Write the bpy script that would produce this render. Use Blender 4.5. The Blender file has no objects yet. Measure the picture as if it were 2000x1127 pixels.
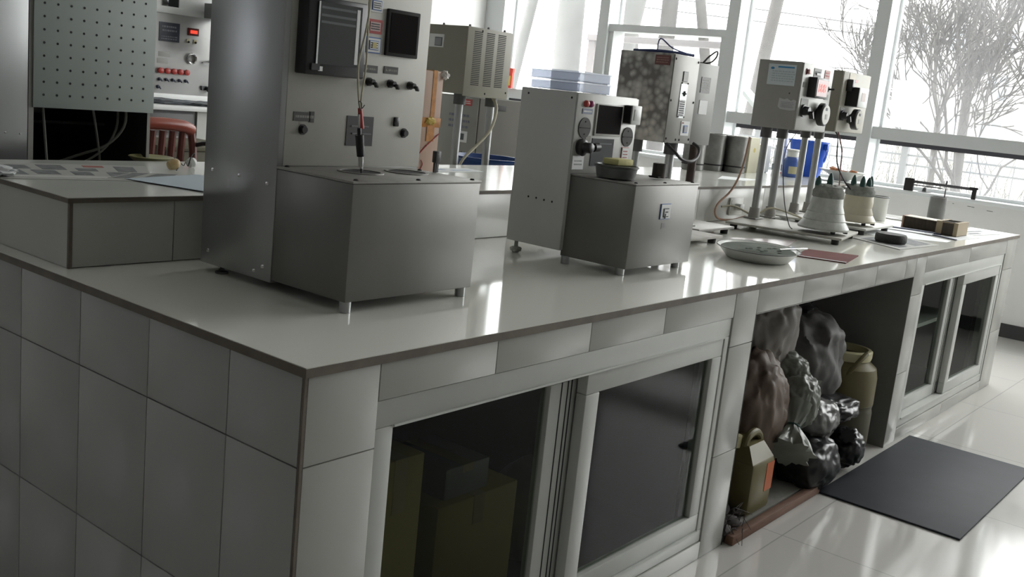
import bpy, bmesh, math, random
from mathutils import Vector, Matrix, noise
PI = math.pi
S = bpy.context.scene
COL = S.collection

# ---------------------------------------------------------------- camera
cd = bpy.data.cameras.new('camera'); cam = bpy.data.objects.new('camera', cd); COL.objects.link(cam)
cd.sensor_width = 36; cd.sensor_fit = 'HORIZONTAL'; cd.lens = 1984.5 / 2000 * 36; cd.clip_start = .02; cd.clip_end = 400
rx = Vector((0.62832388, -0.77118559, 0.10238106)); dn = Vector((-0.08608508, -0.19971824, -0.97606454)); fw = Vector((0.77317427, 0.60447118, -0.19187531))
up = -dn; bk = -fw
cam.matrix_world = Matrix(((rx.x, up.x, bk.x, -1.091), (rx.y, up.y, bk.y, -1.272), (rx.z, up.z, bk.z, 1.342), (0, 0, 0, 1)))
S.camera = cam

# ---------------------------------------------------------------- sky and exposure
W = bpy.data.worlds.new('overcast_sky'); S.world = W; W.use_nodes = True
bg = W.node_tree.nodes['Background']; bg.inputs[0].default_value = (.985, .98, .965, 1); bg.inputs[1].default_value = 2.6
S.view_settings.view_transform = 'Standard'; S.view_settings.look = 'None'; S.view_settings.gamma = 1
S.view_settings.use_curve_mapping = False; S.view_settings.exposure = 1.78
# window portal guiding the sky's light in through the glazing
pl = bpy.data.lights.new('sky_portal', 'AREA'); pl.shape = 'RECTANGLE'; pl.size = 3.1; pl.size_y = 9.0; pl.cycles.is_portal = True
po = bpy.data.objects.new('sky_portal', pl); COL.objects.link(po); po.location = (6.76, .8, 2.45); po.rotation_euler = (0, PI / 2, 0)

pl2 = bpy.data.lights.new('added_window_portal', 'AREA'); pl2.shape = 'RECTANGLE'; pl2.size = 1.7; pl2.size_y = 1.25; pl2.cycles.is_portal = True  # portal for the added, unseen back window
po2 = bpy.data.objects.new('added_window_portal', pl2); COL.objects.link(po2); po2.location = (-3.45, 5.5, 1.97); po2.rotation_euler = (-PI / 2, 0, 0)

# ---------------------------------------------------------------- materials
MATS = {}
def mat(name, col, rough=.5, metal=0., var=0., scale=8., bump=0., spec=.5, col2=None, stretch=None, coat=0., alpha=None, emit=None, estr=1., rvar=0.):
    if name in MATS: return MATS[name]
    m = bpy.data.materials.new(name); m.use_nodes = True; nt = m.node_tree; N = nt.nodes; L = nt.links
    b = N['Principled BSDF']; b.inputs['Roughness'].default_value = rough; b.inputs['Metallic'].default_value = metal
    b.inputs['Specular IOR Level'].default_value = spec; b.inputs['Coat Weight'].default_value = coat
    c = tuple(col) + (1,)
    tc = N.new('ShaderNodeTexCoord'); mp = N.new('ShaderNodeMapping'); L.new(tc.outputs['Object'], mp.inputs['Vector'])
    if stretch: mp.inputs['Scale'].default_value = stretch
    nz = N.new('ShaderNodeTexNoise'); nz.inputs['Scale'].default_value = scale; nz.inputs['Detail'].default_value = 6; nz.inputs['Roughness'].default_value = .6
    L.new(mp.outputs[0], nz.inputs['Vector'])
    d = tuple(col2) + (1,) if col2 else tuple(max(0, x * (1 - var)) for x in col) + (1,)
    if var or col2:
        rp = N.new('ShaderNodeValToRGB'); rp.color_ramp.elements[0].position = .2; rp.color_ramp.elements[1].position = .8
        rp.color_ramp.elements[0].color = d; rp.color_ramp.elements[1].color = c
        L.new(nz.outputs['Fac'], rp.inputs[0]); L.new(rp.outputs[0], b.inputs['Base Color'])
    else: b.inputs['Base Color'].default_value = c
    if rvar:
        mr = N.new('ShaderNodeMapRange'); mr.inputs[3].default_value = max(0, rough - rvar); mr.inputs[4].default_value = rough + rvar
        mr.inputs[1].default_value = .12; mr.inputs[2].default_value = .88
        L.new(nz.outputs['Fac'], mr.inputs[0]); L.new(mr.outputs[0], b.inputs['Roughness'])
    if bump:
        bp = N.new('ShaderNodeBump'); bp.inputs['Strength'].default_value = bump; bp.inputs['Distance'].default_value = .01
        L.new(nz.outputs['Fac'], bp.inputs['Height']); L.new(bp.outputs[0], b.inputs['Normal'])
    if emit: b.inputs['Emission Color'].default_value = tuple(emit) + (1,); b.inputs['Emission Strength'].default_value = estr
    if alpha is not None: b.inputs['Alpha'].default_value = alpha
    MATS[name] = m; return m

def glass(name, tint, haze, hazecol, gl_rough=.0, refl=1.0):
    m = bpy.data.materials.new(name); m.use_nodes = True; nt = m.node_tree; N = nt.nodes; L = nt.links
    N.remove(N['Principled BSDF']); out = N['Material Output']
    tr = N.new('ShaderNodeBsdfTransparent'); tr.inputs[0].default_value = tint + (1,)
    gl = N.new('ShaderNodeBsdfGlossy'); gl.inputs['Roughness'].default_value = gl_rough
    fr = N.new('ShaderNodeFresnel'); fr.inputs[0].default_value = 1.45
    mu = N.new('ShaderNodeMath'); mu.operation = 'MULTIPLY'; L.new(fr.outputs[0], mu.inputs[0])
    ge = N.new('ShaderNodeNewGeometry'); bf = N.new('ShaderNodeMath'); bf.operation = 'MULTIPLY_ADD'; bf.inputs[1].default_value = -refl; bf.inputs[2].default_value = refl
    L.new(ge.outputs['Backfacing'], bf.inputs[0]); L.new(bf.outputs[0], mu.inputs[1])
    m1 = N.new('ShaderNodeMixShader'); L.new(mu.outputs[0], m1.inputs[0]); L.new(tr.outputs[0], m1.inputs[1]); L.new(gl.outputs[0], m1.inputs[2])
    tl = N.new('ShaderNodeBsdfTranslucent'); tl.inputs[0].default_value = hazecol + (1,)
    df = N.new('ShaderNodeBsdfDiffuse'); df.inputs[0].default_value = hazecol + (1,)
    md = N.new('ShaderNodeMixShader'); md.inputs[0].default_value = .4; L.new(tl.outputs[0], md.inputs[1]); L.new(df.outputs[0], md.inputs[2])
    nz = N.new('ShaderNodeTexNoise'); nz.inputs['Scale'].default_value = 1.3; nz.inputs['Detail'].default_value = 5
    tc = N.new('ShaderNodeTexCoord'); L.new(tc.outputs['Object'], nz.inputs['Vector'])
    mr = N.new('ShaderNodeMapRange'); mr.inputs[1].default_value = .3; mr.inputs[2].default_value = .7; mr.inputs[3].default_value = haze * .6; mr.inputs[4].default_value = haze * 1.4
    L.new(nz.outputs['Fac'], mr.inputs[0])
    m2 = N.new('ShaderNodeMixShader'); L.new(mr.outputs[0], m2.inputs[0]); L.new(m1.outputs[0], m2.inputs[1]); L.new(md.outputs[0], m2.inputs[2])
    L.new(m2.outputs[0], out.inputs['Surface']); MATS[name] = m; return m

def swirl_steel(name, base, dark):
    m = mat(name, base, .38, .85); nt = m.node_tree; N = nt.nodes; L = nt.links; b = N['Principled BSDF']
    tc = N.new('ShaderNodeTexCoord'); v = N.new('ShaderNodeTexVoronoi'); v.inputs['Scale'].default_value = 40; v.inputs['Randomness'].default_value = 1.0
    v2 = N.new('ShaderNodeTexVoronoi'); v2.inputs['Scale'].default_value = 15; v2.inputs['Randomness'].default_value = .7
    L.new(tc.outputs['Object'], v.inputs['Vector']); L.new(tc.outputs['Object'], v2.inputs['Vector'])
    mx = N.new('ShaderNodeMath'); mx.operation = 'MULTIPLY'; L.new(v.outputs['Distance'], mx.inputs[0]); L.new(v2.outputs['Distance'], mx.inputs[1])
    rp = N.new('ShaderNodeValToRGB'); rp.color_ramp.elements[0].position = .0; rp.color_ramp.elements[1].position = .45
    rp.color_ramp.elements[0].color = tuple(base) + (1,); rp.color_ramp.elements[1].color = tuple(dark) + (1,)
    L.new(mx.outputs[0], rp.inputs[0]); L.new(rp.outputs[0], b.inputs['Base Color'])
    mr = N.new('ShaderNodeMapRange'); mr.inputs[1].default_value = 0; mr.inputs[2].default_value = .35; mr.inputs[3].default_value = .28; mr.inputs[4].default_value = .55
    L.new(mx.outputs[0], mr.inputs[0]); L.new(mr.outputs[0], b.inputs['Roughness']); return m

tile = mat('glazed_wall_tile', (.52, .52, .49), .24, var=.04, scale=2.5)
tile_shaded = mat('shaded_end_tile', (.44, .44, .43), .25, var=.05, scale=2.5)  # same glazed tile, colour darkened for the shaded end face
grout = mat('dark_grout', (.13, .12, .11), .9)
trimb = mat('brown_edge_trim', (.17, .14, .11), .55, var=.4, scale=25)
top_m = mat('polished_worktop', (.86, .86, .80), .07, var=.03, scale=2, rvar=.02)
ledge_m = mat('satin_ledge_top', (.80, .81, .76), .12, var=.05, scale=4, rvar=.04)
floor_m = None
paint_d = mat('grey_wall_paint', (.36, .36, .35), .7)
paint = mat('white_wall_paint', (.92, .92, .91), .6, var=.04, scale=2)
ceil_m = mat('ceiling_paint', (.82, .82, .80), .9)
blackbb = mat('black_skirting', (.025, .025, .028), .35)
alu = mat('window_profile', (.66, .68, .68), .45, var=.05, scale=6)
aluw = mat('window_reveal_white', (.82, .85, .86), .4)
pvc = mat('white_plastic_profile', (.60, .61, .58), .35, var=.08, scale=9)
dark_in = mat('dark_cavity', (.02, .02, .02), .9)
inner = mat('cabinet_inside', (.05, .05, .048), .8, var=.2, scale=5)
steel = mat('brushed_steel', (.21, .205, .195), .42, .6, var=.16, scale=5, rvar=.07, stretch=(1, 1, .35))
steel_side = mat('smooth_steel_side', (.40, .41, .41), .31, .82, var=.10, scale=1.2, rvar=.06)
steel_top = mat('steel_plate_dirty', (.38, .37, .35), .5, .35, var=.3, scale=30)
panel_m = mat('grey_panel_enamel', (.52, .51, .47), .5, .1, var=.12, scale=14, rvar=.05)
panel2_m = mat('pale_panel_enamel', (.46, .46, .44), .4, .2, var=.1, scale=14)
chrome = mat('chrome', (.75, .75, .75), .15, 1)
blackp = mat('black_plastic', (.018, .018, .02), .35)
blackm = mat('black_matte', (.02, .02, .02), .8)
screen = mat('dark_glass_screen', (.03, .035, .035), .08, coat=.5)
scr2 = mat('dull_black_screen', (.012, .010, .010), .7, spec=.03)
white_st = mat('white_sticker', (.75, .76, .76), .5)
blue_st = mat('blue_ink', (.08, .16, .42), .5)
red_st = mat('red_ink', (.42, .05, .05), .5)
ink = mat('grey_ink', (.09, .10, .11), .6)
nameplate = mat('dark_nameplate', (.07, .07, .065), .4, .3, var=.4, scale=60)
beige = mat('beige_enamel', (.29, .275, .225), .5, var=.08, scale=10)
beige_d = mat('olive_grey_enamel', (.28, .265, .22), .55, var=.1, scale=20)
greyen = mat('grey_enamel', (.34, .33, .31), .5, var=.08, scale=20)
palegrey = mat('pale_grey_enamel', (.55, .55, .52), .45, var=.06, scale=12)
peg_m = mat('pale_green_pegboard', (.36, .40, .38), .55, var=.06, scale=12)
post_m = mat('steel_post', (.42, .43, .43), .35, .8, var=.2, scale=20)
post_d = mat('rusty_dark_post', (.10, .075, .065), .6, .3, var=.5, scale=30)
collar_m = mat('dark_collar', (.12, .12, .12), .5, .4, var=.3, scale=30)
swirl = swirl_steel('swirl_polished_steel', (.62, .61, .58), (.22, .21, .20))
bell_m = mat('splashed_white_enamel', (.58, .60, .57), .4, col2=(.33, .34, .31), scale=22, bump=.25)
bell_y = mat('yellowed_enamel', (.66, .60, .45), .35, col2=(.55, .51, .40), scale=12, bump=.1)
plaster = mat('crusted_plaster', (.40, .40, .37), .9, col2=(.12, .13, .12), scale=40, bump=.6)
green_p = mat('dark_green_plastic', (.02, .07, .06), .5)
white_pl = mat('white_plastic', (.75, .76, .75), .35)
cream_pl = mat('cream_plastic', (.62, .58, .36), .45)
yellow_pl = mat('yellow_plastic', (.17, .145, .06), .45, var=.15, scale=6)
rubber = mat('rubber_foot', (.03, .03, .03), .8)
paper = mat('paper', (.72, .74, .75), .7)
news = mat('newsprint', (.50, .50, .47), .8, col2=(.34, .34, .33), scale=40, stretch=(1, 4, 1))
news_dark = mat('newsprint_picture', (.28, .29, .30), .8, col2=(.06, .065, .07), scale=30)
bluepaper = mat('pale_blue_paper', (.50, .58, .66), .6)
red_book = mat('red_booklet_cover', (.20, .07, .065), .8, spec=.15, var=.35, scale=18)
orange_t = mat('orange_tape', (.75, .30, .05), .45, var=.5, scale=40)
pink_foam = mat('pinkish_foam', (.66, .50, .42), .6, col2=(.62, .42, .32), scale=10)
red_pl = mat('red_plastic', (.45, .05, .04), .35)
chair_red = mat('chair_red_plastic', (.15, .05, .04), .4, var=.2, scale=10)
blue_pl = mat('blue_plastic', (.01, .10, .60), .3)
blue_d = mat('deep_blue_plastic', (.01, .05, .20), .35)
cordw = mat('cream_cord', (.48, .45, .34), .6)
cordo = mat('tan_cord', (.45, .28, .20), .6)
cordb = mat('black_cord', (.02, .02, .02), .5)
clearp = glass('clear_plastic', (.88, .90, .94), .5, (.82, .85, .92), .05, 1.0)
pane_m = glass('window_glass', (.97, .98, .98), .05, (.93, .96, 1.0), .0, .8)
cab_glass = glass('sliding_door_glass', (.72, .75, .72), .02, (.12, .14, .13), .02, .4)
mat_m = mat('dark_rubber_mat', (.030, .034, .044), .62, spec=.3, col2=(.022, .025, .032), scale=7, bump=.05)
wood = mat('reddish_timber', (.22, .12, .08), .7, var=.4, scale=14, stretch=(1, 8, 8))
conc = mat('grey_concrete', (.28, .27, .25), .9, var=.3, scale=20, bump=.2)
can_m = mat('weathered_steel', (.30, .30, .29), .45, .7, col2=(.14, .135, .13), scale=14)
core_b = mat('dark_brown_block', (.06, .045, .03), .7, var=.6, scale=60, stretch=(1, 1, .2))
card = mat('tan_cardboard', (.36, .29, .19), .7, var=.1, scale=20)
card_y = mat('yellow_cardboard', (.22, .17, .05), .8, var=.2, scale=6)
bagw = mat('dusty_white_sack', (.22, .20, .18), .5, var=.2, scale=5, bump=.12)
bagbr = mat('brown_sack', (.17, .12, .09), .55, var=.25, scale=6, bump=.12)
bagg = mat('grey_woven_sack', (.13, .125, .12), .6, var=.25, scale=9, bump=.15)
bagc = mat('cloudy_plastic_bag', (.30, .32, .28), .36, col2=(.12, .12, .105), scale=7, bump=.12)
bagk = mat('black_bin_bag', (.010, .011, .012), .30, bump=.15, scale=8)
enam = mat('white_enamel', (.68, .69, .66), .3, var=.06, scale=14)
slurry = mat('grey_green_slurry', (.17, .19, .165), .9, spec=.1, var=.3, scale=14, bump=.3)
food = mat('orange_brown_chips', (.45, .16, .05), .7, var=.4, scale=30)
bark = mat('grey_bark', (.06, .055, .05), .9, var=.4, scale=8, bump=.4)
whitebark = mat('whitewashed_trunk', (.13, .13, .125), .9, var=.25, scale=6)
bld = mat('pale_render_facade', (.29, .285, .28), .8, var=.05, scale=1)
bwin = mat('facade_window', (.13, .14, .155), .3)
ground_m = mat('pale_concrete_ground', (.42, .42, .40), .9, var=.15, scale=1)
shrub_m = mat('dry_shrub', (.07, .065, .04), .9, var=.4, scale=5)
fence_m = mat('fence_paint', (.08, .085, .085), .6)
led_red = mat('red_led_display', (.25, .03, .03), .3, emit=(1, .06, .03), estr=.35)

# floor tiles with thin joints
def floor_mat():
    m = mat('polished_floor_tile', (.55, .54, .50), .09, rvar=.03, scale=3); nt = m.node_tree; N = nt.nodes; L = nt.links; b = N['Principled BSDF']
    tc = N.new('ShaderNodeTexCoord'); mp = N.new('ShaderNodeMapping'); mp.inputs['Location'].default_value = (.42, .1, 0)
    br = N.new('ShaderNodeTexBrick'); br.offset = 0; br.inputs['Scale'].default_value = 1; br.inputs['Brick Width'].default_value = .8; br.inputs['Row Height'].default_value = .8
    br.inputs['Mortar Size'].default_value = .0025; br.inputs['Color1'].default_value = (.60, .585, .56, 1); br.inputs['Color2'].default_value = (.575, .56, .535, 1); br.inputs['Mortar'].default_value = (.42, .41, .39, 1)
    L.new(tc.outputs['Object'], mp.inputs[0]); L.new(mp.outputs[0], br.inputs['Vector']); L.new(br.outputs['Color'], b.inputs['Base Color']); return m
floor_m = floor_mat()
def walltile_mat():
    m = mat('white_wall_tiles', (.78, .79, .77), .2); nt = m.node_tree; N = nt.nodes; L = nt.links; b = N['Principled BSDF']
    tc = N.new('ShaderNodeTexCoord'); sx = N.new('ShaderNodeSeparateXYZ'); cb = N.new('ShaderNodeCombineXYZ')
    L.new(tc.outputs['Object'], sx.inputs[0]); L.new(sx.outputs['X'], cb.inputs['X']); L.new(sx.outputs['Z'], cb.inputs['Y'])
    br = N.new('ShaderNodeTexBrick'); br.offset = 0; br.inputs['Scale'].default_value = 1; br.inputs['Brick Width'].default_value = .2; br.inputs['Row Height'].default_value = .3
    br.inputs['Mortar Size'].default_value = .002; br.inputs['Color1'].default_value = (.78, .79, .77, 1); br.inputs['Color2'].default_value = (.76, .77, .75, 1); br.inputs['Mortar'].default_value = (.5, .5, .48, 1)
    L.new(cb.outputs[0], br.inputs['Vector']); L.new(br.outputs['Color'], b.inputs['Base Color']); return m
walltile = walltile_mat()

# ---------------------------------------------------------------- mesh helpers
def basis(d):
    d = d.normalized(); a = Vector((0, 0, 1)) if abs(d.z) < .9 else Vector((1, 0, 0))
    u = d.cross(a).normalized(); return u, d.cross(u).normalized()
class MB:
    def __init__(s): s.b = bmesh.new()
    def _take(s, t, m, M=None):
        if M is not None: bmesh.ops.transform(t, matrix=M, verts=t.verts)
        for f in t.faces: f.material_index = m
        me = bpy.data.meshes.new('tmp'); t.to_mesh(me); t.free(); s.b.from_mesh(me); bpy.data.meshes.remove(me); return s
    def box(s, x0, x1, y0, y1, z0, z1, m=0, bev=0, M=None):
        t = bmesh.new(); bmesh.ops.create_cube(t, size=1)
        for v in t.verts: v.co = Vector(((x0 + x1) / 2 + v.co.x * (x1 - x0), (y0 + y1) / 2 + v.co.y * (y1 - y0), (z0 + z1) / 2 + v.co.z * (z1 - z0)))
        if bev: bmesh.ops.bevel(t, geom=t.edges[:], offset=bev, segments=2, affect='EDGES', profile=.5)
        return s._take(t, m, M)
    def cyl(s, p0, p1, r0, r1=None, n=20, m=0, bev=0):
        r1 = r0 if r1 is None else r1; p0 = Vector(p0); p1 = Vector(p1); u, w = basis(p1 - p0); t = bmesh.new(); A = []; B = []
        for i in range(n):
            a = 2 * PI * i / n; d = u * math.cos(a) + w * math.sin(a); A.append(t.verts.new(p0 + d * r0)); B.append(t.verts.new(p1 + d * r1))
        for i in range(n): j = (i + 1) % n; t.faces.new((A[i], A[j], B[j], B[i]))
        t.faces.new(A[::-1]); t.faces.new(B); bmesh.ops.recalc_face_normals(t, faces=t.faces)
        return s._take(t, m)
    def lathe(s, prof, c=(0, 0, 0), n=32, m=0, sx=1, sy=1, rot=0, closed=False, M=None):
        t = bmesh.new(); R = []; c = Vector(c)
        for r, z in prof:
            ring = []
            for i in range(n):
                a = 2 * PI * i / n; x = r * math.cos(a) * sx; y = r * math.sin(a) * sy
                ring.append(t.verts.new(c + Vector((x * math.cos(rot) - y * math.sin(rot), x * math.sin(rot) + y * math.cos(rot), z))))
            R.append(ring)
        for k in range(len(R) - 1):
            for i in range(n):
                j = (i + 1) % n; t.faces.new((R[k][i], R[k][j], R[k + 1][j], R[k + 1][i]))
        if closed:
            for i in range(n): j = (i + 1) % n; t.faces.new((R[-1][i], R[-1][j], R[0][j], R[0][i]))
        else:
            t.faces.new(R[0][::-1]); t.faces.new(R[-1])
        bmesh.ops.recalc_face_normals(t, faces=t.faces); return s._take(t, m, M)
    def tube(s, pts, r, n=8, m=0, smooth=4, r1=None):
        P = [Vector(p) for p in pts]
        if smooth and len(P) > 2:
            Q = []
            for i in range(len(P) - 1):
                a = P[max(i - 1, 0)]; b = P[i]; c = P[i + 1]; d = P[min(i + 2, len(P) - 1)]
                for k in range(smooth):
                    u = k / smooth; Q.append(.5 * ((2 * b) + (c - a) * u + (2 * a - 5 * b + 4 * c - d) * u * u + (3 * b - 3 * c + d - a) * u ** 3))
            P = Q + [P[-1]]
        t = bmesh.new(); R = []; u = None
        for i, p in enumerate(P):
            d = (P[min(i + 1, len(P) - 1)] - P[max(i - 1, 0)]).normalized()
            if u is None: u, w = basis(d)
            else:
                u = (u - d * u.dot(d)); u = u.normalized() if u.length > 1e-6 else basis(d)[0]; w = d.cross(u)
            rr = r if r1 is None else r + (r1 - r) * i / (len(P) - 1)
            R.append([t.verts.new(p + (u * math.cos(2 * PI * k / n) + w * math.sin(2 * PI * k / n)) * rr) for k in range(n)])
        for a, b in zip(R, R[1:]):
            for k in range(n): j = (k + 1) % n; t.faces.new((a[k], a[j], b[j], b[k]))
        t.faces.new(R[0][::-1]); t.faces.new(R[-1]); bmesh.ops.recalc_face_normals(t, faces=t.faces); return s._take(t, m)
    def poly(s, pts, h, m=0, M=None):          # flat outline (x,y) at z0 extruded by h
        t = bmesh.new(); A = [t.verts.new(p) for p in pts]; B = [t.verts.new(Vector(p) + Vector(h)) for p in pts]; n = len(A)
        t.faces.new(A); t.faces.new(B[::-1])
        for i in range(n): j = (i + 1) % n; t.faces.new((A[i], B[i], B[j], A[j]))
        bmesh.ops.recalc_face_normals(t, faces=t.faces); return s._take(t, m, M)
    def blob(s, c, rad, amp=.15, fr=3., seed=0, m=0, sub=4, flat=None, sq=1., fold=0., M=None, streak=0.):
        t = bmesh.new(); bmesh.ops.create_icosphere(t, subdivisions=sub, radius=1); c = Vector(c); o = Vector((seed * 7.3, seed * 3.1, seed * 1.7))
        for v in t.verts:
            n = v.co.normalized(); p = Vector([math.copysign(abs(x) ** sq, x) for x in n])
            d = noise.noise(n * fr + o) * amp + noise.noise(n * fr * 2.7 + o) * amp * .45 + (1 - abs(noise.noise(n * fr * 1.6 + o * 2)) * 2) * amp * fold
            if streak:
                q = n + Vector((noise.noise(n * 2 + o), noise.noise(n * 2 - o), 0)) * .35
                d += streak * ((1 - abs(noise.noise(Vector((q.x * 4.5, q.y * 4.5, q.z * 1.1)) + o)) * 2.2) + .4 * (1 - abs(noise.noise(Vector((q.x * 9, q.y * 9, q.z * 2.5)) - o)) * 2.2) - .9)
            p *= 1 + d; p = Vector((p.x * rad[0], p.y * rad[1], p.z * rad[2]))
            v.co = p
        if M is not None: bmesh.ops.transform(t, matrix=M, verts=t.verts)
        for v in t.verts:
            v.co += c
            if flat is not None and v.co.z < flat: v.co.z = flat + (v.co.z - flat) * .05
        return s._take(t, m)
    def build(s, name, mats, parent=None, smooth=True, ang=35, kind=None):
        off = Vector((0, 0, 0)); p = parent
        while p is not None: off += p.location; p = p.parent
        if off.length: bmesh.ops.translate(s.b, vec=-off, verts=s.b.verts)
        me = bpy.data.meshes.new(name); s.b.to_mesh(me); s.b.free()
        for mm in (mats if isinstance(mats, (list, tuple)) else [mats]): me.materials.append(mm)
        if smooth:
            me.shade_smooth(); me.set_sharp_from_angle(angle=math.radians(ang))
        o = bpy.data.objects.new(name, me); COL.objects.link(o); o.parent = parent
        if kind: o['kind'] = kind
        return o
def origin(o, loc):
    """put a single-mesh thing's origin at its base"""
    loc = Vector(loc); o.data.transform(Matrix.Translation(-loc)); o.location = loc; return o
def thing(name, label, cat, loc, group=None):
    o = bpy.data.objects.new(name, None); COL.objects.link(o); o.location = loc; o.empty_display_size = .05
    o['label'] = label; o['category'] = cat
    if group: o['group'] = group
    return o
def tag(o, label, cat, group=None, kind=None):
    o['label'] = label; o['category'] = cat
    if group: o['group'] = group
    if kind: o['kind'] = kind
    return o
def struct(o): o['kind'] = 'structure'; return o
def dup(root, loc, label, group=None):
    r = root.copy(); COL.objects.link(r); r.location = loc; r['label'] = label
    if group: r['group'] = group
    def rec(a, b):
        for ch in [x for x in COL.objects if x.parent == a]:
            c = ch.copy(); COL.objects.link(c); c.parent = b; rec(ch, c)
    rec(root, r); return r
def one(mb, name, mats, loc, label, cat, group=None, **k):
    return tag(origin(mb.build(name, mats, **k), loc), label, cat, group)

# panel helpers: little plates on a surface facing -Y (fy) or -X (fx)
def fy(mb, x, z, w, h, y, t=.002, m=0, bev=0): return mb.box(x - w / 2, x + w / 2, y - t, y + .0005, z - h / 2, z + h / 2, m, bev)
def fx(mb, y, z, w, h, x, t=.002, m=0, bev=0): return mb.box(x - t, x + .0005, y - w / 2, y + w / 2, z - h / 2, z + h / 2, m, bev)
def textrows(mb, x, z, w, h, y, rows, m, axis='y', seed=1):
    R = random.Random(seed); hh = h / rows
    for i in range(rows):
        zc = z + h / 2 - hh * (i + .5); a = -w / 2
        while a < w / 2 - w * .08:
            l = R.uniform(.05, .16) * w; l = min(l, w / 2 - a)
            if axis == 'y': mb.box(x + a, x + a + l, y - .0006, y + .0004, zc - hh * .22, zc + hh * .22, m)
            else: mb.box(y - .0006, y + .0004, x - a - l, x - a, zc - hh * .22, zc + hh * .22, m)
            a += l + w * .035
def knob(name, x, z, y, r, mats, parent, length=.02, dirn=(0, -1, 0), pointer=True):
    mb = MB(); d = Vector(dirn); p = Vector((x, y, z)) if dirn[1] else Vector((y, x, z))
    mb.cyl(p, p + d * length * .3, r * 1.15, n=24); mb.cyl(p + d * length * .3, p + d * length, r * .85, r * .75, n=24)
    if pointer: mb.box(-r * .2, r * .2, -length * .6, 0, -r * 1.5, -r * .1, M=Matrix.Translation(p + d * length * .9) @ Matrix.Rotation(-.6, 4, 'Y'))
    return mb.build(name, mats, parent)

# ================================================================ THE ROOM
XW, YB, XN, YN, ZC = 6.53, 5.33, -5.0, -3.7, 4.3
struct(MB().box(XN, XW + .3, YN, YB, -.1, 0).build('floor', floor_m, smooth=False))
struct(MB().box(XN, XW + .3, YN, YB, ZC, ZC + .1).build('ceiling', ceil_m, smooth=False))
struct(MB().box(XW, XW + .2, YN, YB, 0, .885).build('wall_far', paint, smooth=False))
struct(MB().box(XW, XW + .2, YN, YB, 3.95, ZC).build('trim_3', paint, smooth=False))
w = MB(); w.box(-1.5, XW + .2, YB, YB + .15, 1.5, ZC); w.box(-1.5, XW + .2, YB, YB + .15, 0, 1.5, 1)
w.box(XN, -1.5, YB, YB + .15, 2.6, ZC); w.box(XN, -4.3, YB, YB + .15, 1.35, 2.6); w.box(-2.6, -1.5, YB, YB + .15, 1.35, 2.6); w.box(XN, -1.5, YB, YB + .15, 0, 1.35, 1)
struct(w.build('wall_back', [paint, walltile], smooth=False))
struct(MB().box(XN - .15, XN, YN, YB, 0, ZC).build('wall_near', paint_d, smooth=False))
struct(MB().box(XN, XW + .2, YN - .15, YN, 0, ZC).build('wall_side', paint_d, smooth=False))
struct(MB().box(XW - .012, XW, YN, YB, 0, .096).build('baseboard_far', blackbb, smooth=False))
struct(MB().box(XW - .035, XW + .24, YN, YB, .885, .915, bev=.004).build('trim_1', aluw))
# black wear marks under the sill
w = MB(); R = random.Random(3)
for y, z, l in ((.95, .872, .004), (.86, .868, .004), (.80, .866, .005), (.69, .862, .012), (.665, .861, .01), (.55, .85, .02)):
    w.box(XW - .0012, XW, y - l, y + l, z - .002, z + .0015)
struct(w.build('trim_2', ink, smooth=False))
# glazing bays: column faces at these Y, one window between each pair
cols = [-3.7, -2.32, -1.06, .2, 1.46, 2.66, 3.91, 5.10]
for i, y in enumerate(cols):
    w = MB(); wd = .10 if i < 7 else .23
    w.box(XW - .03, XW + .19, y, y + wd, .915, 3.95, 1)
    w.box(XW - .033, XW - .03, y, y + wd, .915, 3.95, 0)  # thin grey front darkens the column face turned from the daylight
    struct(w.build('trim_%d' % (i + 4), [alu, aluw], smooth=False))
for i in range(7):
    y0 = cols[i] + .10; y1 = cols[i + 1]
    root = bpy.data.objects.new('window_%d' % (i + 1), None); COL.objects.link(root); root.location = (XW + .08, (y0 + y1) / 2, .915); root['kind'] = 'structure'
    f = MB(); XG = XW + .155
    if i != 5:
        f.box(XW - .01, XG + .02, y0, y1, 1.255, 1.345)
    else:
        f.box(XW - .01, XG + .02, y0 + .0, y1, 1.925, 1.985); f.box(XW, XG + .02, y1 - .05, y1, .915, 1.93); f.box(XW, XG + .02, y0, y0 + .05, .915, 1.93)
    f.box(XG - .02, XG + .02, y0, y1, .915, .94); f.box(XG - .02, XG + .02, y0, y1, 3.9, 3.95)
    for a, b in ((y0, y0 + .02), (y1 - .02, y1)): f.box(XG - .02, XG + .02, a, b, .915, 3.95, 1)
    if i != 5: f.box(XG - .012, XG + .022, y0, y1, 1.222, 1.2545, 2)  # dark strip below the rail
    fo = f.build('window_frame', [alu, aluw, mat('dark_rail_strip', (.03, .027, .035), .5)], root, smooth=False)
    g = MB().box(XG + .002, XG + .006, y0 + .01, y1 - .01, .93, 3.92).build('window_pane', pane_m, root, smooth=False)
    for o in (fo, g): o['kind'] = 'structure'
wr = bpy.data.objects.new('window_8', None); COL.objects.link(wr); wr.location = (-3.45, YB + .07, 1.35); wr['kind'] = 'structure'  # unseen window, added for the bright reflection on the largest machine's side
w = MB()
for x in (-4.3, -3.47, -2.65): w.box(x, x + .05, YB + .04, YB + .10, 1.35, 2.6)
for z in (1.35, 2.55): w.box(-4.3, -2.6, YB + .045, YB + .095, z, z + .05)
fo = w.build('window_frame', alu, wr, smooth=False); g = MB().box(-4.29, -2.61, YB + .066, YB + .07, 1.37, 2.58).build('window_pane', glass('frosted_glass', (.3, .3, .3), .9, (.85, .86, .9), .3, .5), wr, smooth=False); fo['kind'] = g['kind'] = 'structure'  # pane heavily frosted to tone the added light down
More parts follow.
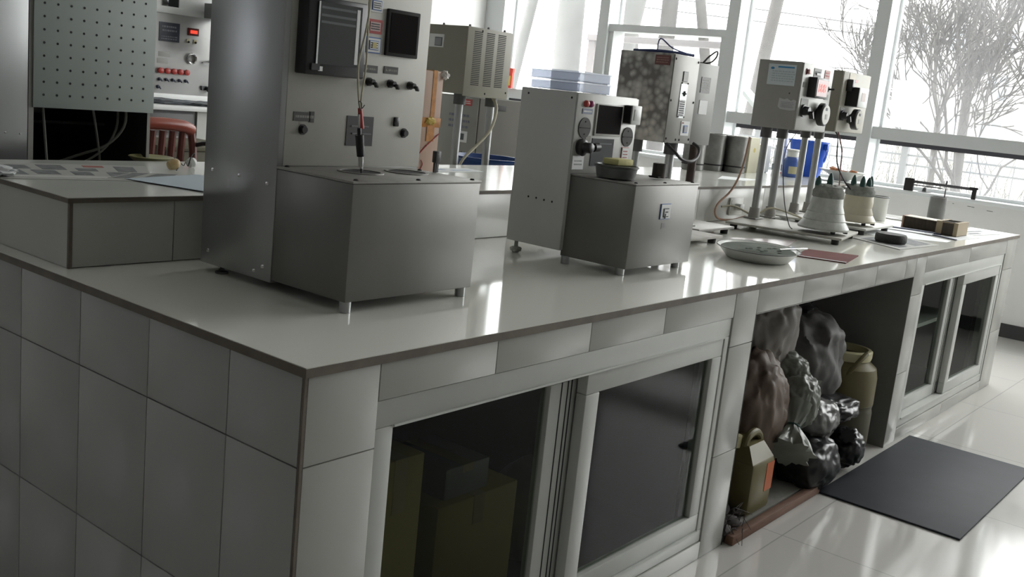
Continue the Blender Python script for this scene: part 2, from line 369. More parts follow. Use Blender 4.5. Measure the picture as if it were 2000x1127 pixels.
tag(origin(MB().poly([(XW + .152, 1.425, 1.70), (XW + .152, 1.195, 1.70), (XW + .152, 1.175, 1.35), (XW + .152, 1.395, 1.36)], (.003, 0, 0)).build('paper_sheet', glass('bright_paper', (.0, .0, .0), 1.7, (.9, .9, .9), .5, .1)), (XW + .1, 1.27, 1.35)),
    'white sheet of paper stuck on the window pane beside the slim white column', 'paper')
w = MB()
w.box(6.49, 6.515, 4.92, 4.98, 1.346, 1.49); w.box(6.49, 6.515, 4.915, 4.985, 1.49, 1.53, 0); w.box(6.489, 6.4905, 4.935, 4.965, 1.37, 1.46, 1)
one(w, 'snack_packet', [mat('bright_red_wrap', (.8, .06, .03), .3), mat('yellow_print', (.85, .6, .05), .4)], (6.5, 4.95, 1.345), 'red and yellow packet standing on the window rail', 'packet')

# ================================================================ THE TILED ISLAND
L = 4.93; Z1 = .832; BW = 2.42
isl = thing('tiled_counter', 'long island counter faced in white glazed tiles with three openings below', 'counter', (L / 2, BW / 2, 0))
g = .0013
def tiles_y(mb, xs, zs, y0=-.0, t=.008, holes=()):
    for a, b in zip(xs, xs[1:]):
        for c, d in zip(zs, zs[1:]):
            mb.box(a + g, b - g, y0, y0 + t, c + g, d - g, bev=.0006)
w = MB()
ZS = [0, .325, .667, Z1]
tiles_y(w, [.0065, .176], ZS); tiles_y(w, [.176, .51, .853, 1.193, 1.59], [.757, Z1])
tiles_y(w, [1.592, 1.741], [0, .325, .667, Z1]); tiles_y(w, [1.741, 2.08, 2.42, 2.76, 3.10, 3.225], [.753, Z1])
tiles_y(w, [3.225, 3.36], [0, .325, .667, Z1]); tiles_y(w, [3.36, 4.03, 4.72], [.757, Z1]); tiles_y(w, [4.72, L], [0, .325, .667, Z1])
tiles_y(w, [.176, .88, 1.592], [0, .058]); tiles_y(w, [3.36, 4.03, 4.72], [0, .058])
w.build('front_tiling', tile, isl)
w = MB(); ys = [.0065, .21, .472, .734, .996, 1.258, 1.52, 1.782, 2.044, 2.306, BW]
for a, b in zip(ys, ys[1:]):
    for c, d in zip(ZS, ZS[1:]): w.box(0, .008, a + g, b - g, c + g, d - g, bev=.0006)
w.build('end_tiling', tile_shaded, isl)
w = MB()
for a, b in zip([.0, .5, 1, 1.5, 2, BW], [.5, 1, 1.5, 2, BW]):
    for c, d in zip(ZS, ZS[1:]): w.box(L - .008, L, a + g, b - g, c + g, d - g)
w.build('far_end_tiling', tile, isl)
MB().box(.0, .0065, .0, .0065, 0, Z1).build('corner_trim', trimb, isl)
w = MB()      # masonry behind the tiles
w.box(.0075, .176, .0075, BW, 0, Z1 - .002); w.box(1.592, 1.741, .0075, .9, 0, Z1 - .002); w.box(3.225, 3.36, .0075, .9, 0, Z1 - .002); w.box(4.72, L - .0075, .0075, BW, 0, Z1 - .002)
w.box(.176, 4.72, .0075, .12, .757, Z1 - .002); w.box(.176, 1.592, .0075, .1, 0, .057); w.box(3.36, 4.72, .0075, .1, 0, .057)
w.box(.176, 4.72, .72, BW, 0, Z1 - .002)
w.build('masonry_core', [grout], isl, smooth=False)
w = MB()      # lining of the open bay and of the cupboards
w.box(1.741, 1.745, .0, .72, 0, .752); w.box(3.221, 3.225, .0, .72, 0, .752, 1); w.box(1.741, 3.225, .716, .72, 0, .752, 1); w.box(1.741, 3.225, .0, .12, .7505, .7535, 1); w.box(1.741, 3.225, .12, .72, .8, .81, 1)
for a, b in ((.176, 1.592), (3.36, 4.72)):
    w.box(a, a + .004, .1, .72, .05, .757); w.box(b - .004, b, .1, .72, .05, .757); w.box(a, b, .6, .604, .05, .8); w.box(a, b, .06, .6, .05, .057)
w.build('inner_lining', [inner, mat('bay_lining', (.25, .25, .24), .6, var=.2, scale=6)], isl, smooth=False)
w = MB(); w.box(-.004, L + .004, -.006, BW + .004, Z1 + .0005, .85, 0); w.box(-.0055, L + .0055, -.0075, BW + .0055, Z1, .8485, 1)
one(w, 'worktop', [top_m, trimb], (L / 2, BW / 2, Z1), 'long glossy off-white worktop slab with a brown edge', 'countertop', smooth=False)
led = thing('raised_ledge', 'raised tiled ledge running along the middle of the worktop', 'shelf', (L / 2, 1.2, .85))
w = MB(); tiles_x = [.046, .30, .93, 1.58, 2.23, 2.89, 3.54, 4.20, L - .01]
for a, b in zip(tiles_x, tiles_x[1:]): w.box(a + g, b - g, .862, .87, .851 + g, .9975, bev=.0006)
w.box(.04, .048, .87, 1.56, .851, .9975); w.box(L - .012, L - .004, .87, 1.56, .851, .9975)
w.build('ledge_tiling', tile, led)
MB().box(.048, L - .012, .8695, 1.55, .8502, .997).build('ledge_core', grout, led, smooth=False)
MB().box(.0385, .0465, .8605, .8685, .8502, .998).build('corner_trim', trimb, led)
w = MB(); w.box(.034, L, .857, 1.56, .9985, 1.01, 0); w.box(.0325, L + .0015, .8555, 1.5615, .998, 1.0088, 1); w.build('ledge_top', [ledge_m, trimb], led, smooth=False)

# sliding glass door units in the two cupboards
def sliding(x0, x1, label):
    k = (x1 - x0) / 1.412; X = lambda v: x0 + (v - .18) * k
    r = thing('sliding_door_unit', label, 'sliding doors', ((x0 + x1) / 2, .03, .058), 'sliding glass doors of the counter')
    w = MB(); za, zb = .059, .756
    w.box(x0, x1, .004, .075, .702, zb, bev=.002); w.box(x0, x1, .004, .075, za, .098, bev=.002)
    w.box(x0, X(.226), .004, .075, .0985, .7015, bev=.002); w.box(X(1.565), x1, .004, .075, .0985, .7015, bev=.002)
    w.box(X(.226), X(1.565), .0, .004, .699, .7035); w.box(X(.226), X(1.565), .0, .004, .094, .099)
    w.build('door_frame', pvc, r)
    for a, b, yy, gb in ((.875, 1.563, .006, .055), (.2275, .905, .041, .03)):
        a, b = X(a), X(b); s = .06 * k if yy < .02 else .004
        sa = .058 * k if yy < .02 else .004; sb = .055 * k if yy < .02 else .129 * k
        w = MB(); zt = .701; zl = .0995
        w.box(a, b, yy, yy + .03, zt - (.056 if yy < .02 else .024), zt, bev=.003); w.box(a, b, yy, yy + .03, zl, zl + .055, bev=.003)
        zu = zt - (.0562 if yy < .02 else .0242)
        w.box(a, a + sa, yy, yy + .03, zl + .0552, zu, bev=.003 if sa > .01 else 0); w.box(b - sb, b, yy, yy + .03, zl + .0552, zu, bev=.003)
        if yy > .02:
            for q in (.085, .060, .045): w.box(b - q * k - .0022, b - q * k + .0022, yy - .0006, yy, zl, zt, 1)
        sh = w.build('sliding_sash', [pvc, blackm], r)
        MB().box(a + sa - .002, b - sb + .002, yy + .013, yy + .017, zl + .05, zt - .02).build('pane', cab_glass, sh, smooth=False)
    return r
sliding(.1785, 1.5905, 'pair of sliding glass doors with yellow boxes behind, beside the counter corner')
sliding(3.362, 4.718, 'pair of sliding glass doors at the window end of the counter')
# things inside the cupboards
def carton(x0, x1, y0, y1, z0, z1, m, label, name='cardboard_box', cat='box', group=None):
    r = thing(name, label, cat, ((x0 + x1) / 2, (y0 + y1) / 2, z0), group)
    MB().box(x0, x1, y0, y1, z0, z1, bev=.003).build('carton', m, r)
    xm = (x0 + x1) / 2; MB().box(xm - .02, xm + .02, y0 - .0008, y1 + .0008, z0 + (z1 - z0) * .75, z1 + .0008).build('packing_tape', mat('dull_brown_tape', (.17, .13, .06), .5), r)
    return r
carton(.33, .47, .14, .40, .058, .55, card_y, 'tall yellow carton behind the glass, by the counter corner')
carton(.60, .90, .20, .45, .058, .36, card_y, 'low yellow carton behind the glass, with a darker box on it')
carton(.64, .80, .22, .42, .362, .44, bagg, 'small dark box lying on the low yellow carton')
w = MB().blob((1.12, .3, .19), (.13, .10, .14), .12, 2, 4, flat=.06, sq=.7); one(w, 'plastic_bag', bagw, (1.12, .3, .058), 'pale bag behind the sliding glass of the nearer cupboard', 'bag')
w = MB(); w.box(3.37, 4.71, .2, .59, .38, .40); one(w, 'reflection_board', white_pl, (4.04, .4, .38), 'pale board standing for a white reflection in the glass at the window end', 'shelf')  # pale board imitating the white band reflected in the glass
w = MB(); w.box(3.5, 3.9, .25, .5, .058, .3, bev=.004); w.box(3.5, 3.9, .24, .25, .2, .22); one(w, 'storage_crate', greyen, (3.7, .37, .058), 'grey crate behind the glass under the pale board', 'crate')

# ---------------------------------------------------------------- rubber mat
one(MB().box(2.455, 3.50, -.531, -.022, .0, .008, bev=.003), 'rubber_mat', mat_m, (2.98, -.27, 0), 'dark blue-grey rubber mat lying on the floor tiles', 'mat')

# ================================================================ JUNK IN THE OPEN BAY
one(MB().box(1.76, 2.46, -.03, -.0, .0, .032, bev=.004), 'timber_batten', wood, (2.1, -.01, 0), 'reddish timber batten lying along the opening on the floor', 'board')
one(MB().box(1.76, 2.62, .006, .5, .0, .03, bev=.004), 'concrete_slab', conc, (2.2, .25, 0), 'grey slab on the floor carrying the jerrycan and sacks', 'slab')
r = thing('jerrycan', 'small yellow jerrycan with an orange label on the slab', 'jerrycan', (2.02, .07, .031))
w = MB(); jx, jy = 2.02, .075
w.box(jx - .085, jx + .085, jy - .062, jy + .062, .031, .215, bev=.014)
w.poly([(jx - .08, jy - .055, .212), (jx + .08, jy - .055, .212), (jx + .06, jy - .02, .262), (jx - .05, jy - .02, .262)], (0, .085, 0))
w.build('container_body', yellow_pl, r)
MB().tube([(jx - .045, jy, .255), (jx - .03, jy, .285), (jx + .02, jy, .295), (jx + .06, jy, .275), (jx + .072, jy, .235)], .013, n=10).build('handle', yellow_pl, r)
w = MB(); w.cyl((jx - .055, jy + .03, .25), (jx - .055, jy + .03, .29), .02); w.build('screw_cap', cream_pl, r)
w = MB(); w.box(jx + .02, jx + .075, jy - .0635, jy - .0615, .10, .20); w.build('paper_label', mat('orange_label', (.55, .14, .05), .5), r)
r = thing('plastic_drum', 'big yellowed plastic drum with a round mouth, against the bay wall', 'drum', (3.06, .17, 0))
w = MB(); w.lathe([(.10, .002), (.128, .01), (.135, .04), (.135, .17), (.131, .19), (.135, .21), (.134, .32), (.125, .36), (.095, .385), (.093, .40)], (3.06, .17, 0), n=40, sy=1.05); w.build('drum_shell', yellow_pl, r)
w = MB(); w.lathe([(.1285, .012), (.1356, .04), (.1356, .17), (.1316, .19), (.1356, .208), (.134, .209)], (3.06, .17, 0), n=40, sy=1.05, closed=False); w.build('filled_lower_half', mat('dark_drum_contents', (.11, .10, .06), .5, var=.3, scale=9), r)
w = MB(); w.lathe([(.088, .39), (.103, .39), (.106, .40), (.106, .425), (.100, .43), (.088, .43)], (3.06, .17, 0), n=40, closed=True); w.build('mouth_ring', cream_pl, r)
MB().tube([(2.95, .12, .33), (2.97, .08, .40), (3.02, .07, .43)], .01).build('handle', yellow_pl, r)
def tied_bag(name, label, body, neck, m, cordm=None, streak=.045):
    r = thing(name, label, 'bag', (body[0][0], body[0][1], body[0][2] - body[1][2]))
    b = MB(); b.blob(body[0], body[1], body[2], body[3], body[4], fold=.25, sq=.85, flat=body[5], sub=5, streak=streak); o = b.build('bag_body', m, r, ang=60)
    if neck:
        p, q, rr = neck; b = MB(); p = Vector(p); q = Vector(q); t = bmesh.new()
        d = q - p; u, v = basis(d); n = 44; K = 12; R = []
        for k in range(K):
            s = k / (K - 1); rad = rr * (1.1 - 1.5 * s if s < .45 else .42 + (s - .45) * 1.9)
            R.append([t.verts.new(p + d * s + (u * math.cos(2 * PI * i / n) + v * math.sin(2 * PI * i / n)) * rad * (1 + (.10 * math.sin(i * 1.0 + k * .35) + .07 * math.sin(i * 2.3 - k * .5)) * (.5 + s))) for i in range(n)])
        for a, c in zip(R, R[1:]):
            for i in range(n): j = (i + 1) % n; t.faces.new((a[i], a[j], c[j], c[i]))
        t.faces.new(R[0][::-1]); t.faces.new(R[-1]); bmesh.ops.recalc_face_normals(t, faces=t.faces); b._take(t, 0); b.build('gathered_neck', m, r, ang=60)
        if cordm:
            c = p + d * .45; b = MB(); pts = [c + (u * math.cos(a) + v * math.sin(a)) * rr * .47 for a in [i * PI / 5 for i in range(11)]]; b.tube(pts, .004, n=6); b.build('tie_string', cordm, r)
    return r
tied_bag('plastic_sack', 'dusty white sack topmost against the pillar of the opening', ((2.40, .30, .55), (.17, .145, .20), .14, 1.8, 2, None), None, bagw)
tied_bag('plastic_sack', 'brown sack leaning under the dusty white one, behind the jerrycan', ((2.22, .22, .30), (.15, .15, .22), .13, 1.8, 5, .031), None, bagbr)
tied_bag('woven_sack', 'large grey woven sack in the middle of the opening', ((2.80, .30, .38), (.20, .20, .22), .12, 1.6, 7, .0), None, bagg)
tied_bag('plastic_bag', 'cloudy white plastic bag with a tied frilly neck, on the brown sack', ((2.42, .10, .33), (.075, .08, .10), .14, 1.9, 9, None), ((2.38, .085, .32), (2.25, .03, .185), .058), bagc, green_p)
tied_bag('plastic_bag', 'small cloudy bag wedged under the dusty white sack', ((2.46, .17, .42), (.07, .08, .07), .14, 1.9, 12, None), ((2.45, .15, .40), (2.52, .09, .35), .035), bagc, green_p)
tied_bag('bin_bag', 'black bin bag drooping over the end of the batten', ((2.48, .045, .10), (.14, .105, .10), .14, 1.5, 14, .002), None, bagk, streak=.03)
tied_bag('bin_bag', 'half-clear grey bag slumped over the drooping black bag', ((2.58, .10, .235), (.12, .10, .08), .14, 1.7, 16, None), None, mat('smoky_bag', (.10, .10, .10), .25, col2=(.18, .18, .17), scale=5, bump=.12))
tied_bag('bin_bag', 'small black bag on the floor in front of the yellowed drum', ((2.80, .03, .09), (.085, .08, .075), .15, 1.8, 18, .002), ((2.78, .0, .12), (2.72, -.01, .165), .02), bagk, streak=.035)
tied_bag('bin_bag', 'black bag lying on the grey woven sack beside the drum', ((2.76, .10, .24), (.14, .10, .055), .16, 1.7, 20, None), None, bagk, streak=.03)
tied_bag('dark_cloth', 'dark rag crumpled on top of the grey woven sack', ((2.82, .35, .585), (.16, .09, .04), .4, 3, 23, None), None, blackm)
w = MB(); R = random.Random(5)
for i in range(26):
    x = R.uniform(1.77, 1.93); y = R.uniform(.0, .1); w.blob((x, y, .035 + R.random() * .03), (R.uniform(.01, .03), R.uniform(.01, .03), R.uniform(.006, .02)), .4, 3, i, sub=2)
for i in range(14):
    x = R.uniform(1.76, 1.86); y = R.uniform(-.05, .05); z = R.uniform(.01, .09)
    w.tube([(x, y, z), (x + R.uniform(-.03, .05), y + R.uniform(-.03, .02), z + R.uniform(-.01, .03)), (x + R.uniform(-.02, .08), y + R.uniform(-.05, 0), max(.004, z + R.uniform(-.05, 0)))], .0012, n=4)
one(w, 'rubbish_scraps', mat('dark_scraps', (.09, .075, .07), .8, var=.5, scale=30), (1.84, .05, .031), 'dark rubbish and wires heaped in the corner beside the jerrycan', 'rubbish')['kind'] = 'stuff'

# ================================================================ STEEL BATH MACHINE (largest)
def feet(root, pts, z0, z1, m=post_m, r=.011):
    for x, y in pts: MB().cyl((x, y, z0), (x, y, z1), r, n=16).build('foot', m, root)
r = thing('boiling_bath', 'largest stainless steel testing machine with two round openings, by the counter corner', 'machine', (.52, .5, .85))
w = MB(); w.box(.312, .706, .257, .505, .874, 1.121, bev=.0025); w.build('tank_housing', steel, r)
w = MB(); w.box(.310, .708, .255, .505, 1.1215, 1.1265, bev=.001)
for x, y in ((.33, .27), (.51, .268), (.69, .27), (.33, .49), (.69, .44)): w.lathe([(.006, 1.1265), (.004, 1.1295), (.001, 1.130)], (x, y, 0), n=10, m=1)
tp = w.build('tank_lid', [steel_top, blackm], r)
for x, y in ((.462, .40), (.605, .40)):
    w = MB(); w.lathe([(.052, 1.1268), (.052, 1.1292), (.045, 1.1292), (.045, 1.1268)], (x, y, 0), n=36, closed=True); w.lathe([(.045, 1.1268), (.044, 1.1275), (.0, 1.1275)], (x, y, 0), n=36, m=1); w.build('round_opening', [steel_top, blackm], tp)
w = MB(); w.box(.31, .744, .50, .765, .868, 1.62, bev=.003); w.build('tower_cabinet', steel_side, r)
for y, z in ((.735, .90), (.53, .90), (.73, 1.09), (.63, 1.09), (.53, 1.085), (.56, .885)): MB().lathe([(.005, 0), (.004, .002), (.001, .003)], n=10, M=Matrix.Translation((.310, y, z)) @ Matrix.Rotation(-PI / 2, 4, 'Y')).build('side_screw', chrome, r)
w = MB(); w.box(.325, .746, .4985, .503, 1.128, 1.60, bev=.0015); pn = w.build('control_panel', panel_m, r)
w = MB(); w.box(.340, .508, .462, .499, 1.328, 1.492, bev=.004); w.box(.352, .374, .456, .462, 1.338, 1.352, 0)
sc = w.build('recorder_housing', blackp, pn)
w = MB(); w.box(.364, .488, .459, .462, 1.352, 1.482, 0); w.box(.364, .368, .4575, .460, 1.352, 1.482, 1); w.box(.473, .482, .4585, .4595, 1.358, 1.476, 1)
for z in (1.452, 1.438, 1.468): w.box(.372, .470, .4583, .4595, z, z + .005, 2)
w.box(.374, .386, .4605, .4612, 1.337, 1.347, 1); w.build('recorder_window', [screen, white_st, ink], sc)
w = MB(); w.box(.598, .702, .490, .499, 1.388, 1.494, bev=.002); w.box(.606, .694, .489, .490, 1.396, 1.486, 1); w.build('display_cover', [blackm, scr2], pn)
w = MB(); fy(w, .564, 1.496, .038, .030, .4985, m=0); fy(w, .564, 1.496, .030, .022, .4975, m=1); fy(w, .564, 1.496, .026, .018, .4965, m=0); textrows(w, .564, 1.496, .022, .014, .4942, 3, 2); w.build('white_label', [white_st, blue_st, ink], pn)
w = MB(); fy(w, .563, 1.449, .046, .032, .4985, m=1); fy(w, .563, 1.449, .032, .020, .4967, m=0); textrows(w, .563, 1.449, .026, .016, .4944, 3, 2, seed=4); w.build('red_label', [mat('pink_sticker', (.55, .40, .38), .5), red_st, ink], pn)
w = MB(); fy(w, .561, 1.407, .048, .036, .4985, m=1); fy(w, .561, 1.407, .042, .031, .4967, m=0); fy(w, .561, 1.407, .030, .021, .4952, m=1); fy(w, .561, 1.407, .026, .018, .494, m=0); fy(w, .561, 1.407, .012, .012, .4925, m=3); textrows(w, .561, 1.407, .022, .016, .4918, 3, 2, seed=5); w.build('blue_label', [white_st, blue_st, ink, mat('yellow_patch', (.6, .5, .2), .5)], pn)
for x, z, W_, H_ in ((.559, 1.353, .045, .017), (.625, 1.355, .045, .017), (.368, 1.236, .046, .020), (.395, 1.236, .014, .024)):
    w = MB(); fy(w, x, z, W_, H_, .4985, m=0); textrows(w, x, z, W_ * .8, H_ * .6, .4967, 1, 1, seed=int(x * 100)); w.build('name_plate', [nameplate, mat('faint_lettering', (.25, .25, .23), .6)], pn)
for x, z in ((.557, 1.324), (.625, 1.324), (.691, 1.324)): knob('rotary_knob', x, z, .4985, .0085, blackp, pn, .018)
for x, z in ((.372, 1.208), (.684, 1.210)): knob('rotary_knob', x, z, .4985, .010, blackp, pn, .010, pointer=False)
w = MB(); fy(w, .540, 1.210, .082, .068, .4985, m=0); 
for x in (.523, .555): fy(w, x, 1.221, .022, .003, .497, m=1)
fy(w, .545, 1.204, .06, .003, .497, m=1); w.build('meter_plate', [mat('dull_black_plate', (.03, .03, .03), .5), mat('plate_marks', (.13, .13, .13), .5)], pn)
w = MB(); fy(w, .654, 1.236, .015, .022, .4985, t=.006, bev=.002); w.build('rocker_switch', blackp, pn)
w = MB(); w.box(.700, .713, .40, .406, 1.127, 1.152); w.cyl((.7065, .403, 1.127), (.7065, .403, 1.150), .004); w.box(.698, .715, .396, .41, 1.150, 1.178, bev=.002); w.build('probe_clip', collar_m, r)
feet(r, [(.327, .272), (.693, .278), (.69, .70)], .8505, .876, m=post_m, r=.0125)
w = MB(); w.cyl((.326, .700, .869), (.326, .700, .853), .0045, n=12); w.lathe([(.015, .8505), (.015, .855), (.007, .858), (.007, .861)], (.326, .700, 0), n=20); w.build('levelling_foot', collar_m, r)
# probe standing in the opening, its cord running up
t = thing('temperature_probe', 'red and black temperature probe hanging by yellowed cords into the round opening', 'probe', (.447, .395, 1.129))
a = Vector((.462, .385, 1.135)); b = Vector((.432, .375, 1.255)); 
MB().tube([a + Vector((-.012, 0, -.0)), b + Vector((-.010, 0, 0))], .0032, n=10, smooth=0).build('glass_tube', mat('probe_glass', (.6, .62, .62), .1, .3), t)
MB().cyl((.4335, .377, 1.225), (.4235, .375, 1.268), .0062, .0048, n=14).build('red_grip', red_pl, t)
w = MB(); w.cyl((.431, .37, 1.166), (.4205, .368, 1.212), .0085, .0095, n=16); w.cyl((.4205, .368, 1.212), (.419, .368, 1.226), .0045, n=10); w.build('plug_body', blackp, t)
w = MB(); w.cyl((.436, .372, 1.142), (.431, .37, 1.166), .005, .0062, n=12); w.cyl((.443, .376, 1.1285), (.436, .372, 1.142), .003, n=8); w.build('metal_tip', chrome, t)
for k, dx in enumerate((-.004, .006)):
    MB().tube([(.4235, .375, 1.266), (.417 + dx, .372, 1.30), (.414 + dx * 2.2, .37, 1.36), (.422 + dx * .6, .37, 1.43), (.428 - dx * .5, .372, 1.50), (.432, .375, 1.56), (.434, .40, 1.60), (.436, .44, 1.618), (.437, .50, 1.6225)], .0022, n=6).build('yellowed_cord', cordw, t)
MB().tube([(.4235, .372, 1.262), (.413, .366, 1.272), (.410, .366, 1.282), (.418, .366, 1.280), (.424, .37, 1.268), (.428, .366, 1.276)], .001, n=5).build('twisted_wire', cordb, t)

# ================================================================ SECOND STEEL MACHINE
r = thing('boiling_bath', 'smaller stainless steel machine with a pale control panel, in the middle of the counter', 'machine', (1.52, .45, .85))
w = MB(); w.box(1.351, 1.712, .237, .470, .872, 1.112, bev=.0025); w.build('tank_housing', steel, r)
w = MB(); w.box(1.349, 1.714, .235, .470, 1.1125, 1.117, bev=.001)
for x, y in ((1.37, .25), (1.53, .25), (1.695, .25), (1.69, .40), (1.55, .44)): w.lathe([(.006, 1.117), (.004, 1.120), (.001, 1.1205)], (x, y, 0), n=10, m=1)
w.build('tank_lid', [steel_top, blackm], r)
w = MB(); w.box(1.336, 1.665, .4635, .668, .888, 1.352, bev=.003)
for y, z in ((.60, 1.03), (.57, 1.03), (.54, 1.028), (.51, 1.027), (.48, 1.335), (.64, 1.335)): w.lathe([(.0035, 0), (.001, .002)], n=8, m=1, M=Matrix.Translation((1.336, y, z)) @ Matrix.Rotation(-PI / 2, 4, 'Y'))
w.build('tower_cabinet', [mat('galvanised_grey_lit', (.62, .62, .61), .45, .15, var=.12, scale=5), blackm], r)  # galvanised grey, lightened for light reflected on the tower side
w = MB(); w.box(1.337, 1.664, .4585, .463, 1.119, 1.350, bev=.0015); pn = w.build('control_panel', panel2_m, r)
P = .4585
for x, c in ((1.378, red_pl), (1.402, mat('magenta_lamp', (.28, .03, .12), .3))):
    w = MB(); w.lathe([(.010, 0), (.010, .004), (.0075, .010), (.002, .012)], n=18, M=Matrix.Translation((x, P, 1.322)) @ Matrix.Rotation(PI / 2, 4, 'X')); w.build('indicator_lamp', c, pn)
w = MB(); fy(w, 1.390, 1.300, .050, .015, P, m=0); textrows(w, 1.390, 1.300, .042, .009, P - .002, 1, 1); w.build('blue_label', [mat('blue_grey_label', (.15, .17, .27), .5), white_st], pn)
for x, z in ((1.384, 1.252), (1.620, 1.232)):
    w = MB(); w.lathe([(.030, 0), (.030, .003), (.001, .0035)], n=36, M=Matrix.Translation((x, P, z)) @ Matrix.Rotation(PI / 2, 4, 'X')); 
    w.box(x - .026, x + .026, P - .0045, P - .003, z - .0012, z + .0012, 1)
    for dz in (-.018, .018): w.lathe([(.003, 0), (.001, .002)], n=8, m=1, M=Matrix.Translation((x, P - .003, z + dz)) @ Matrix.Rotation(PI / 2, 4, 'X'))
    w.build('round_cover', [mat('grey_disc', (.06, .06, .055), .55, spec=.2), blackm], pn)
w = MB(); fy(w, 1.505, 1.278, .142, .094, P, t=.005, m=0, bev=.001); fy(w, 1.505, 1.280, .128, .084, P - .004, t=.002, m=1); w.build('display_window', [palegrey, scr2], pn)
w = MB(); fy(w, 1.490, 1.182, .116, .082, P, m=0); fy(w, 1.495, 1.208, .08, .004, P - .0015, m=1); w.build('meter_plate', [mat('slate_plate', (.05, .052, .058), .6, spec=.2), ink], pn)
w = MB(); w.box(1.590, 1.645, P - .028, P, 1.272, 1.330, bev=.003); w.box(1.586, 1.590, P - .026, P, 1.275, 1.328, 1); w.box(1.602, 1.636, P - .030, P - .028, 1.285, 1.318, 0, bev=.0008); w.build('socket_box', [white_pl, blackm], pn)
w = MB(); M0 = Matrix.Translation((1.375, P, 1.196)) @ Matrix.Rotation(PI / 2, 4, 'X')
w.lathe([(.024, 0), (.026, .012), (.022, .016), (.016, .018), (.015, .040), (.012, .042)], n=24, M=M0); w.box(1.366, 1.425, P - .035, P - .018, 1.190, 1.205, bev=.003); w.cyl((1.43, P - .026, 1.199), (1.405, P - .026, 1.198), .013, n=14); w.build('rotary_knob', blackp, pn)
w = MB(); fy(w, 1.408, 1.222, .026, .016, P, m=0); w.build('name_plate', mat('khaki_plate', (.22, .21, .17), .5), pn)
w = MB(); fy(w, 1.370, 1.150, .056, .040, P, m=0); textrows(w, 1.370, 1.150, .04, .02, P - .002, 2, 1); w.build('white_label', [white_st, mat('label_print', (.45, .46, .46), .5)], pn)
w = MB(); fy(w, 1.617, 1.178, .040, .044, P, m=1); fy(w, 1.617, 1.178, .036, .040, P - .0014, m=0); textrows(w, 1.617, 1.178, .026, .028, P - .0032, 3, 1, seed=9); w.build('pink_label', [white_st, mat('pink_print', (.5, .22, .2), .5)], pn)
w = MB(); fy(w, 1.530, 1.035, .058, .046, .237, m=1); fy(w, 1.530, 1.035, .054, .042, .2355, m=0); fy(w, 1.529, 1.032, .030, .026, .234, m=2); fy(w, 1.529, 1.032, .024, .020, .2325, m=0); fy(w, 1.529, 1.034, .012, .004, .231, m=2); fy(w, 1.522, 1.022, .006, .014, .231, m=2); w.build('inspection_sticker', [white_st, blue_st, ink], r)
w = MB(); fy(w, 1.528, .992, .020, .018, .237, t=.0006); w.build('glue_mark', mat('smudge', (.2, .2, .2), .6), r)
feet(r, [(1.355, .452), (1.372, .268), (1.69, .27), (1.64, .65)], .8505, .874, m=post_m, r=.013)
w = MB(); w.cyl((1.352, .640, .864), (1.352, .640, .89), .006); w.lathe([(.010, .8505), (.010, .853), (.017, .856), (.019, .865), (.012, .869)], (1.352, .640, 0), n=20, sx=1); w.build('levelling_foot', mat('pale_grey_foot', (.35, .36, .33), .5), r)
# things on it
w = MB(); c = (1.408, .345, 0)
w.lathe([(.052, 1.1212), (.056, 1.1215), (.062, 1.150), (.066, 1.152), (.066, 1.157), (.058, 1.158), (.056, 1.150), (.052, 1.150)], c, n=40)
one(w, 'round_dish', mat('dark_grey_dish', (.085, .09, .085), .35, .2), (1.408, .345, 1.121), 'dark grey round dish standing on the smaller machine, with a yellow block on it', 'dish')
one(MB().box(1.372, 1.452, .318, .372, 1.1585, 1.176, bev=.003), 'sponge_block', mat('pale_yellow_sponge', (.62, .58, .27), .8, var=.12, scale=50, bump=.2), (1.41, .345, 1.158), 'pale yellow block lying on the dark round dish', 'sponge')
w = MB(); w.cyl((1.632, .335, 1.1215), (1.632, .335, 1.165), .021, n=28); w.box(1.602, 1.66, .318, .35, 1.1212, 1.127, 1, bev=.001); w.cyl((1.632, .335, 1.165), (1.632, .335, 1.1655), .017, .017, n=24, m=1)
one(w, 'sample_cylinder', [mat('rusty_cylinder', (.10, .085, .075), .6, .4, var=.5, scale=20), blackm], (1.632, .335, 1.121), 'short dark rusty cylinder standing at the edge of the smaller machine', 'cylinder')
for k, (z, dx) in enumerate(((1.3535, 0), (1.3835, -.004))):
    w = MB(); x0, x1, y0, y1 = 1.362 + dx, 1.52 + dx, .475, .655
    for a, b, c_, d in ((x0, x1, y0, y0 + .002), (x0, x1, y1 - .002, y1), (x0, x0 + .002, y0 + .002, y1 - .002), (x1 - .002, x1, y0 + .002, y1 - .002)): w.box(a, b, c_, d, z, z + .024)
    w.box(x0, x1, y0, y1, z, z + .002)
    rr_ = thing('clear_box', 'clear plastic box stacked %s on the steel tower' % ('at the bottom' if k == 0 else 'on top of another'), 'box', ((x0 + x1) / 2, .565, z), 'clear boxes on the smaller machine')
    w.build('box_tray', clearp, rr_, smooth=False)
    MB().box(x0 - .003, x1 + .003, y0 - .003, y1 + .003, z + .0242, z + .0285).build('box_lid', clearp, rr_, smooth=False)

